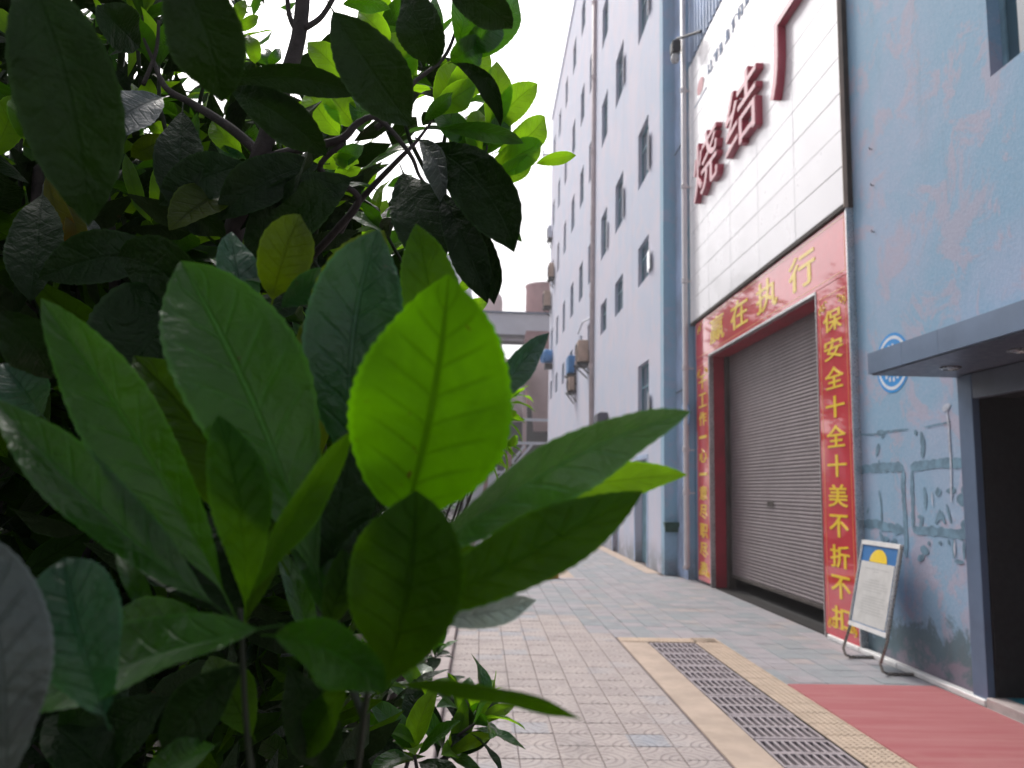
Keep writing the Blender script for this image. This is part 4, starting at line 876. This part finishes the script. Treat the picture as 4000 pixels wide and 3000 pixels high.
for pts, r0, r1 in (([(1000,3150,.40),(960,2800,.40),(940,2380,.40)], 15, 9), ([(1380,3150,.44),(1420,2800,.41),(1480,2450,.40),(1550,2130,.41)], 14, 8), ([(1420,2800,.41),(1300,2500,.43),(1260,2330,.44)], 16, 9), ([(1300,2500,.43),(1330,2100,.48),(1390,1900,.51)], 10, 7), ([(1480,2450,.40),(1620,2200,.45),(1740,2080,.47)], 8, 6)):
    twig(fg, pts, r0, r1, 'green_twig', 'stem')
MB().tube([tuple(P(1000,3150,.40)), (-.16, .5, .9), (-.17, .62, 0)], [.004, .008, .013], 8).tube([tuple(P(1380,3150,.44)), (-.12, .55, .9), (-.165, .62, 0)], [.004, .008, .013], 8).build('stem', MAT['bark'], fg, smooth=True)

bush = empty('tall_bush', (-.75, 1.4, 0), 'tall dense broad leaved bush filling the left side with dark branches', 'bush')
h2 = dict(nl=30, nw=4)
# branches
twig(bush, [(1190,-120,.95),(1165,150,.93),(1080,420,.92),(1020,600,.92),(950,780,.95),(880,1020,1.0),(820,1300,1.1),(760,1700,1.25)], 26, 40)
twig(bush, [(1015,600,.92),(900,500,.93),(760,410,.95),(650,345,.97),(600,240,1.0),(560,150,1.0)], 22, 5)
twig(bush, [(1020,625,.92),(1180,580,.90),(1330,545,.88),(1400,480,.88),(1480,465,.88),(1600,600,.87),(1640,690,.87),(1700,760,.86)], 20, 4)
twig(bush, [(1470,500,.88),(1590,400,.9),(1610,330,.92),(1730,230,.94),(1780,120,.95),(1800,20,.95)], 13, 4)
twig(bush, [(1170,140,.93),(1130,60,.94),(1120,-60,.95)], 12, 8); twig(bush, [(1190,110,.93),(1260,60,.94),(1330,-60,.95)], 13, 9)
twig(bush, [(1340,560,.88),(1250,660,.9),(1400,770,.93),(1330,880,.95),(1220,1000,1.0)], 10, 16)
twig(bush, [(1690,470,.9),(1620,560,.9),(1550,630,.9),(1400,790,.95),(1330,900,1.0)], 4, 15)
twig(bush, [(330,120,1.0),(340,300,1.0),(400,700,1.05),(440,1000,1.1),(470,1500,1.2)], 12, 24)
twig(bush, [(150,640,1.1),(140,900,1.1),(100,1400,1.15)], 20, 30); twig(bush, [(560,330,.98),(610,200,1.0),(620,80,1.0)], 9, 6)
twig(bush, [(1790,640,.95),(1900,590,.97),(1870,500,1.0)], 5, 3)
for pts in ([(-.62,1.35,.02),(-.55,1.25,.8)],): pass
MB().tube([tuple(P(760,1700,1.25)), (-.60, 1.32, .9), (-.72, 1.4, 0)], [.018, .024, .03], 9).tube([tuple(P(470,1500,1.2)), (-.72, 1.3, .8), (-.74, 1.4, 0)], [.010, .02, .026], 9).tube([tuple(P(100,1400,1.15)), (-.86, 1.3, .8), (-.78, 1.42, 0)], [.012, .018, .026], 9).build('trunk', MAT['bark'], bush, smooth=True)
L_ = [ # base, tip, width, material, bend, roll
 ((40,-260,.48),(345,885,.50),370,'leaf_old',(60,-20),.1),((640,-220,.50),(866,400,.52),290,'leaf_old',(40,0),.2),((660,375,.9),(368,560,.8),190,'leaf_grey',(-5,-30),.5),
 ((715,400,.93),(690,830,.85),180,'leaf_old',(0,0),.1),((845,320,.8),(1410,375,.8),115,'leaf_old',(10,-45),.2),((850,330,.78),(1275,610,.8),170,'leaf_old',(20,-30),.2),
 ((1275,0,.70),(1605,490,.74),250,'leaf_old',(-10,0),-.15),((1555,-60,.8),(1690,260,.8),190,'leaf_old',(20,0),.3),((1700,-60,.8),(2000,112,.8),150,'leaf_old',(20,-20),.2),
 ((1745,240,.85),(1955,495,.84),85,'leaf_old',(50,-45),.5),((1615,530,.85),(1720,790,.8),110,'leaf_grey',(40,-20),.5),((1620,540,.84),(2008,985,.78),240,'leaf_old',(70,-40),.3),
 ((1690,700,.86),(1905,1185,.8),150,'leaf_old',(20,0),.3),((1560,640,.9),(1700,1060,.82),230,'leaf_old',(10,0),-.2),((1720,850,.9),(1930,1190,.8),150,'leaf_old',(70,-20),.5),
 ((1850,800,.9),(2038,945,.9),60,'leaf_mid',(10,-10),.3),((1290,640,.92),(850,860,.85),190,'leaf_old',(-20,-50),.3),((1420,680,.92),(960,1010,.88),230,'leaf_old',(-20,-40),.2),
 ((1000,640,.92),(620,800,.85),180,'leaf_old',(0,-30),.2),((640,780,.9),(880,930,.9),150,'leaf_old',(0,-30),.4),((980,700,.95),(660,900,.8),170,'leaf_olive',(-10,-20),.6),
 ((560,200,1.0),(380,20,.9),170,'leaf_old',(0,0),.3),((620,180,1.0),(820,150,.95),110,'leaf_mid',(0,-15),.3),((170,720,.9),(120,1180,.8),200,'leaf_old',(0,0),.3),
 ((700,1010,.8),(150,1090,.72),200,'leaf_old',(0,-50),.2),((430,1000,.72),(820,1230,.72),290,'leaf_old',(0,-60),.4),((760,1060,.75),(450,1520,.66),420,'leaf_old',(0,0),.3),
 ((880,1150,.8),(500,1500,.7),200,'leaf_old',(0,0),.4),((-30,1200,.55),(200,1480,.6),200,'leaf_old',(20,-20),.2),((180,1640,.62),(10,1420,.6),180,'leaf_blue',(0,0),.2),
 ((250,780,.95),(255,1010,.95),85,'leaf_red',(45,10),.1),((180,640,.95),(310,1000,.95),95,'leaf_red',(-20,20),.2),((330,830,.98),(400,980,.97),60,'leaf_grey',(0,0),.2),
 ((580,870,1.0),(490,600,1.0),60,'leaf_new',(-10,10),.3),((590,870,1.0),(640,620,1.0),90,'leaf_new',(15,0),.1),((600,880,1.0),(520,720,1.0),50,'leaf_new',(-10,0),.1),
 ((960,620,1.0),(830,470,1.0),95,'leaf_new',(-10,0),.1),((830,560,1.0),(960,620,1.0),60,'leaf_blue',(0,10),.3),((-60,640,1.0),(60,370,1.0),120,'leaf_new',(20,0),.1),((90,560,1.0),(60,380,1.0),110,'leaf_new',(20,0),.2),
 ((900,120,1.1),(960,0,1.1),50,'leaf_new',(-5,0),.1),((915,130,1.1),(1012,65,1.1),45,'leaf_new',(0,-5),.2),((1000,260,1.1),(968,135,1.1),62,'leaf_new',(5,0),.1),((1040,260,1.1),(1095,190,1.1),40,'leaf_mid',(5,0),.1),((1050,260,1.15),(1030,190,1.15),50,'leaf_mid',(5,0),.1),
 ((800,170,1.0),(895,80,1.0),120,'leaf_new',(0,0),.1),((820,180,1.0),(955,230,1.0),80,'leaf_new',(10,-15),.2),((780,60,1.0),(900,20,1.0),70,'leaf_new',(0,0),.3),((720,100,1.0),(830,-40,1.0),90,'leaf_new',(0,0),.2),
 ((1390,380,1.0),(1200,165,1.0),105,'leaf_new',(10,-15),.1),((1340,540,1.0),(1200,350,1.0),120,'leaf_new',(-5,10),.1),((1400,500,1.0),(1280,350,1.0),110,'leaf_new',(0,10),.2),((1420,520,1.0),(1400,360,1.0),90,'leaf_mid',(0,10),.2),
 ((1530,190,1.0),(1400,40,1.0),90,'leaf_new',(10,0),.2),((1320,20,.9),(1525,35,.9),65,'leaf_mid',(0,-15),.3),((1640,310,1.0),(1510,130,1.0),110,'leaf_new',(0,0),.2),((1620,320,1.0),(1540,190,1.0),110,'leaf_new',(0,0),.2),
 ((1740,230,.95),(1700,-20,.95),55,'leaf_mid',(-15,0),.3),((1780,200,.95),(1800,-60,.95),110,'leaf_mid',(20,0),.3),((1780,220,.95),(1960,80,.95),120,'leaf_mid',(20,-10),.3),((1800,250,.97),(2020,-20,.97),120,'leaf_mid',(30,10),.3),
 ((1750,250,.95),(1890,170,.95),120,'leaf_mid',(0,0),.2),((1700,440,.97),(1910,200,1.0),130,'leaf_new',(10,0),.2),((1700,450,.97),(1790,240,1.0),120,'leaf_new',(0,0),.1),((1650,480,.95),(1770,360,.9),60,'leaf_mid',(0,0),.2),
 ((1680,460,.95),(1860,330,.95),110,'leaf_new',(0,-10),.3),((1900,560,1.0),(2100,328,1.02),115,'leaf_new',(-15,-20),.1),((1920,600,1.0),(2128,455,1.02),120,'leaf_new',(20,20),.2),((1900,560,1.0),(1940,240,1.0),110,'leaf_new',(20,0),.2),
 ((1680,505,.92),(2045,560,.92),75,'leaf_mid',(20,-22),.3),((1880,690,1.0),(2115,555,1.0),120,'leaf_new',(10,-5),.2),((1890,700,1.0),(2090,610,1.0),90,'leaf_new',(0,15),.3),((2080,643,1.02),(2250,607,1.02),50,'leaf_new',(0,-4),.1),
 ((1870,600,1.0),(1700,420,1.0),100,'leaf_mid',(0,0),.2),((1870,620,1.0),(1760,500,1.0),90,'leaf_new',(0,0),.2),((1860,640,1.0),(1870,430,1.0),110,'leaf_new',(0,0),.2),((1880,620,1.0),(1990,440,1.0),90,'leaf_mid',(0,0),.2),
 ((1700,860,1.0),(1790,1000,1.0),50,'leaf_new',(10,0),.3),((1790,930,1.05),(1760,870,1.05),60,'leaf_new',(0,0),.3),((1740,1000,1.05),(1840,960,1.05),40,'leaf_new',(0,0),.3),((1800,1200,1.1),(1905,1180,1.1),60,'leaf_new',(0,5),.2),((1780,1160,1.1),(1850,1060,1.1),40,'leaf_new',(0,0),.3),
 ((1430,560,1.0),(1310,640,1.0),70,'leaf_mid',(0,0),.2),((1290,610,1.0),(1400,640,1.0),60,'leaf_new',(0,0),.2),((1200,640,1.1),(1380,620,1.1),60,'leaf_new',(0,0),.2),
 ((750,850,1.1),(830,700,1.1),90,'leaf_mid',(0,0),.2),((500,620,1.1),(640,540,1.1),90,'leaf_olive',(0,0),.2),((1340,1000,1.1),(1280,900,1.1),80,'leaf_new',(0,0),.2),((1380,1000,1.1),(1470,900,1.1),60,'leaf_new',(0,0),.2)]
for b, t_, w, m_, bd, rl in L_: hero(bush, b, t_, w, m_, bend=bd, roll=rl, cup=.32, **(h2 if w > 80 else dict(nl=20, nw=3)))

# shared rosette leaves
proto = {}
for m_ in ('leaf_old', 'leaf_mid', 'leaf_new', 'leaf_olive'):
    proto[m_] = [leaf_mesh('leaf', Vector((0,0,0)), Vector((0,.5,.10+.1*k)), Vector((0,1,-.06-.12*k)), .30+.05*k, Vector((0,0,1)), MAT[m_], nl=14, nw=3, seed=k, cup=.25, serr=.01) for k in range(3)]
def basis(d, upv):
    y = d.normalized(); x = y.cross(upv); x = x.normalized() if x.length > 1e-4 else y.orthogonal().normalized(); z = x.cross(y); return Matrix((x, y, z)).transposed()
def rosette(par, c, d, n_, L, mats, spread=(.35, 1.25), stem=True, r=None, count=None):
    r = r or random; d = d.normalized(); x = d.orthogonal().normalized(); y = d.cross(x); ph = r.uniform(0, 6.28)
    if stem: MB().tube([tuple(c-d*.13+x*.02), tuple(c-d*.05), tuple(c+d*.01)], [.0035, .003, .0022], 6).build('stem', MAT['green_twig'], par, smooth=True)
    for k in range(n_):
        a = ph+k*2.4; f_ = k/max(1, n_-1); th_ = spread[0]+(spread[1]-spread[0])*(1-f_)+r.uniform(-.12, .12)
        v = d*math.cos(th_)+(x*math.cos(a)+y*math.sin(a))*math.sin(th_)
        mm = mats[min(len(mats)-1, int(f_*len(mats)))]; me = r.choice(proto[mm]); s = L*r.uniform(.8, 1.15)*(1-.25*f_)
        o = bpy.data.objects.new('leaf', me); COL.objects.link(o); o.parent = par
        M = basis(v, d).to_4x4(); M.translation = c-d*.02*(1-f_)-par.location; o.matrix_local = M @ Matrix.Scale(s, 4)
UPV = Vector((0, 0, 1))
rr = random.Random(11)
spots = [(620,260,1.05),(420,180,1.1),(220,300,1.15),(520,480,1.1),(350,700,1.15),(760,640,1.15),(860,200,1.25),(560,60,1.2),(90,500,1.1),(1560,420,1.1),(1760,420,1.1),(1830,560,1.15),(1640,250,1.15),(1480,160,1.2),(1300,760,1.1),(1120,820,1.15),(1500,900,1.2),(960,860,1.2),(680,980,1.2),(300,1100,1.2),(1180,1250,1.1),(1250,1450,1.0)]
for px, py, d_ in spots:
    rosette(bush, P(px, py, d_), Vector((rr.uniform(-.5,.5), rr.uniform(-.6,.3), rr.uniform(.4,1))), rr.choice((7,8,9)), rr.uniform(.085,.115), ['leaf_old','leaf_mid','leaf_mid','leaf_new'], r=rr)

# low shrubs by the pavement
def low_shrub(loc, label, spots_, L, mats, group='low broad leaved shrubs beside the pavement', trunk=.012, seed=3):
    s = empty('low_shrub', loc, label, 'shrub', group); r = random.Random(seed)
    for c, d, n_ in spots_:
        rosette(s, c, d, n_, L, mats, r=r, stem=False)
        b0 = Vector(loc); m_ = b0.lerp(c, .55)+Vector((r.uniform(-.03,.03), r.uniform(-.03,.03), 0)); e = c-d.normalized()*.05
        MB().tube([tuple(b0), tuple(m_), tuple(e), tuple(c+d.normalized()*.01)], [trunk, trunk*.7, .004, .003], 7).build('stem', MAT['bark'], s, smooth=True)
    return s
D0 = 1.75
low_shrub((-.42, 1.95, .03), 'low bright shrub at the bottom edge beside the embossed tiles', [(P(1800,2820,D0), Vector((.45,-.1,1)), 13), (P(1640,2760,D0+.1), Vector((0,-.2,1)), 10), (P(1850,2830,D0-.1), Vector((.9,-.2,.7)), 9), (P(1500,2740,D0), Vector((-.3,-.1,1)), 9), (P(1620,2950,D0-.25), Vector((-.1,-.5,.8)), 9), (P(1390,2820,D0+.2), Vector((-.3,-.2,.9)), 9), (P(1730,2960,D0-.1), Vector((.6,-.4,.6)), 8), (P(1480,2960,D0), Vector((-.2,-.4,.9)), 9)], .15, ['leaf_old','leaf_mid','leaf_new'])
low_shrub((-.55, 4.3, .03), 'small shrub sprig just above the long drooping leaf beside the kerb', [(P(1700,2560,3.4), Vector((.3,-.2,1)), 10), (P(1620,2620,3.3), Vector((0,-.2,1)), 9)], .13, ['leaf_old','leaf_mid'], seed=5)
yt = low_shrub((-.62, 5.2, .03), 'bright young shoots beside the large lime leaf in front of the plant', [(P(1985,1560,2.4), Vector((.5,0,1)), 10), (P(1950,1640,2.4), Vector((.9,-.1,.4)), 10), (P(1960,1740,2.4), Vector((.9,-.2,.2)), 9), (P(1900,1800,2.5), Vector((.6,-.1,.3)), 9), (P(1900,1560,2.6), Vector((.1,0,1)), 9)], .10, ['leaf_new','leaf_new','leaf_new'], trunk=.008, seed=9)

# leaf masses: many small separate leaves, one object per plant
def leaf_mass(par, centres, n_per, L, spread, mat, seed=1, name='leaf_mass', weights=None):
    r = np.random.default_rng(seed); cs = np.array([tuple(c) for c in centres]); N = len(cs)*n_per
    c = np.repeat(cs, n_per, 0)+r.normal(0, spread, (N, 3))
    c[:, 2] = np.maximum(c[:, 2], .08)
    d = r.normal(0, 1, (N, 3)); d[:, 2] = np.abs(d[:, 2])*.6+.1; d /= np.linalg.norm(d, axis=1)[:, None]
    u = np.cross(d, r.normal(0, 1, (N, 3))); u /= np.linalg.norm(u, axis=1)[:, None]; nn = np.cross(u, d)
    keep = (np.linalg.norm(c-np.array((0, 0, 1.6)), axis=1) > .85) & ((c[:, 0] < -.16-.02*c[:, 1]) | (c[:, 1] > 3.3)); c, d, u, nn = c[keep], d[keep], u[keep], nn[keep]; N = len(c)
    l = (L*r.uniform(.65, 1.25, N))[:, None]; w = l*r.uniform(.30, .40, (N, 1))
    prof = [(0, 0, 0), (.3, .42, .06), (.3, -.42, .06), (.62, .44, .05), (.62, -.44, .05), (.3, 0, 0), (.62, 0, 0), (1, 0, -.12)]
    V = np.stack([c+d*l*a+u*w*b+nn*l*z for a, b, z in prof], 1)
    fq = np.array([(0,5,1),(0,2,5),(5,6,3),(5,3,1),(5,2,4),(5,4,6),(6,7,3),(6,4,7)])
    Fc = (fq[None]+(np.arange(N)*8)[:, None, None]).reshape(-1, 3)
    me = bpy.data.meshes.new(name); me.vertices.add(N*8); me.vertices.foreach_set('co', (V.reshape(-1, 3)-np.array(par.location)).ravel())
    me.loops.add(len(Fc)*3); me.loops.foreach_set('vertex_index', Fc.ravel()); me.polygons.add(len(Fc)); me.polygons.foreach_set('loop_start', np.arange(len(Fc))*3)
    for m_ in mat: me.materials.append(MAT[m_])
    me.polygons.foreach_set('material_index', np.repeat(r.integers(0, len(mat), N), 8))
    uvp = np.array([(.5, 0), (1, .3), (0, .3), (1, .62), (0, .62), (.5, .3), (.5, .62), (.5, 1)]); uv = me.uv_layers.new(name='uv')
    uv.data.foreach_set('uv', uvp[Fc.ravel() % 8].ravel()); me.update(calc_edges=True); me.validate()
    o = bpy.data.objects.new(name, me); COL.objects.link(o); o.parent = par; o['kind'] = 'stuff'; return o
r_ = random.Random(21); C1 = []
def area(x0, x1, y0, y1, d0, d1, n_):
    return [P(r_.uniform(x0, x1), r_.uniform(y0, y1), r_.uniform(d0, d1)) for _ in range(n_)]
C1 += area(-700, 760, -500, 1000, 1.25, 2.3, 120)+[]+area(750, 1500, 620, 1300, 1.2, 1.9, 60)
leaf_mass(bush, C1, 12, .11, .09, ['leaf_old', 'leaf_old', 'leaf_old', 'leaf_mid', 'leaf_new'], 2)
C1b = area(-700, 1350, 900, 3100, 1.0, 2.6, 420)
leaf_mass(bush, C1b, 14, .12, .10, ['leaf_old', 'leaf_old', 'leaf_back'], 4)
# mostly unseen leaf cover added round the camera to shade the bush interior
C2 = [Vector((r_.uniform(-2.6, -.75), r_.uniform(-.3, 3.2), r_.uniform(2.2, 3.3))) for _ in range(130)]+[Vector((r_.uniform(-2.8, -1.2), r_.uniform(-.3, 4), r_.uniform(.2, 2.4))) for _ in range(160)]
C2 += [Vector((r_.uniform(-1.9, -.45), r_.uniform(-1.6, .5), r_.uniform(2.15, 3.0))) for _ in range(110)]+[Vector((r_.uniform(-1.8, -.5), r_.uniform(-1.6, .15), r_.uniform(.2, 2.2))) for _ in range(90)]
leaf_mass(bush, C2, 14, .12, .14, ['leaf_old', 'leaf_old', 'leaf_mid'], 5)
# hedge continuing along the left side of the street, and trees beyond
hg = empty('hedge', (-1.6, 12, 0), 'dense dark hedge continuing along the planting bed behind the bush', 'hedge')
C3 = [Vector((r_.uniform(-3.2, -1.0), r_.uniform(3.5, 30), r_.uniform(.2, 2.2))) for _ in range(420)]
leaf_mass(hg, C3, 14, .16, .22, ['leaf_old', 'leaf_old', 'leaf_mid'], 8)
for k in range(30): MB().tube([(-1.2-1.6*r_.random(), 3.6+k*.9, 0), (-1.3-1.3*r_.random(), 3.6+k*.9, 1.6)], [.02, .008], 6).build('stem', MAT['bark'], hg)
for k, (x, y, h, lb) in enumerate(((-5.6, 40.6, 13.6, 'tallest far tree at the left end of the street'), (-5.8, 50, 9.6, 'very far tall tree at the left end of the street'), (-4.6, 8.5, 4.6, 'round dark tree across the planting bed, nearest behind the bush'), (-5.0, 14.5, 4.9, 'second dark tree beyond the hedge on the left'), (-5.4, 21.5, 7.4, 'third dark tree beyond the hedge on the left'), (-5.9, 29.5, 10.2, 'farthest dark tree beyond the hedge on the left'))):
    tr = empty('street_tree', (x, y, 0), lb, 'tree', 'trees along the left side')
    MB().tube([(x, y, 0), (x+.05, y, h*.3), (x-.05, y+.1, h*.6), (x, y, h*.85)], [.16, .12, .08, .03], 10).build('trunk', MAT['bark'], tr, smooth=True)
    cs = []
    for _ in range(150):
        v = Vector((r_.gauss(0,1), r_.gauss(0,1), r_.gauss(0,1))).normalized()*r_.uniform(.3, 1); cs.append(Vector((x+v.x*1.7, y+v.y*(2.2+.16*h), h*.64+v.z*h*.34)))
    leaf_mass(tr, cs, 22, .24+.012*h, .28, ['leaf_old', 'leaf_mid'], 30+k, name='crown')
# opposite side building far left (keeps street closed where the glossy boards look)
ob = empty('opposite_building', (-16, 20, 0), 'low grey factory building on the far left beyond the trees', 'building')
MB().box(-22, -14, 0, 50, 0, 5.2).build('wall', MAT['pale_wall'], ob); MB().box(-22.3, -13.7, -.3, 50.3, 5.2, 5.5).build('roof', MAT['pale_metal'], ob)

# ==================================================================== HAZE (pale dusty air)
hz = MB().box(-60, 60, -30, 120, -1.2, 40).build('haze', MAT['ground'], loc=(0, 0, 0)); hz.data.materials.clear()
hm = bpy.data.materials.new('pale_dusty_air'); hm.use_nodes = True; hn = hm.node_tree; hn.nodes.clear()
ho = hn.nodes.new('ShaderNodeOutputMaterial'); hv = hn.nodes.new('ShaderNodeVolumePrincipled'); hv.inputs['Density'].default_value = 0.0020
hv.inputs['Color'].default_value = (1, .955, .985, 1); hv.inputs['Anisotropy'].default_value = .3; hn.links.new(hv.outputs[0], ho.inputs['Volume']); hz.data.materials.append(hm); hz['kind'] = 'stuff'
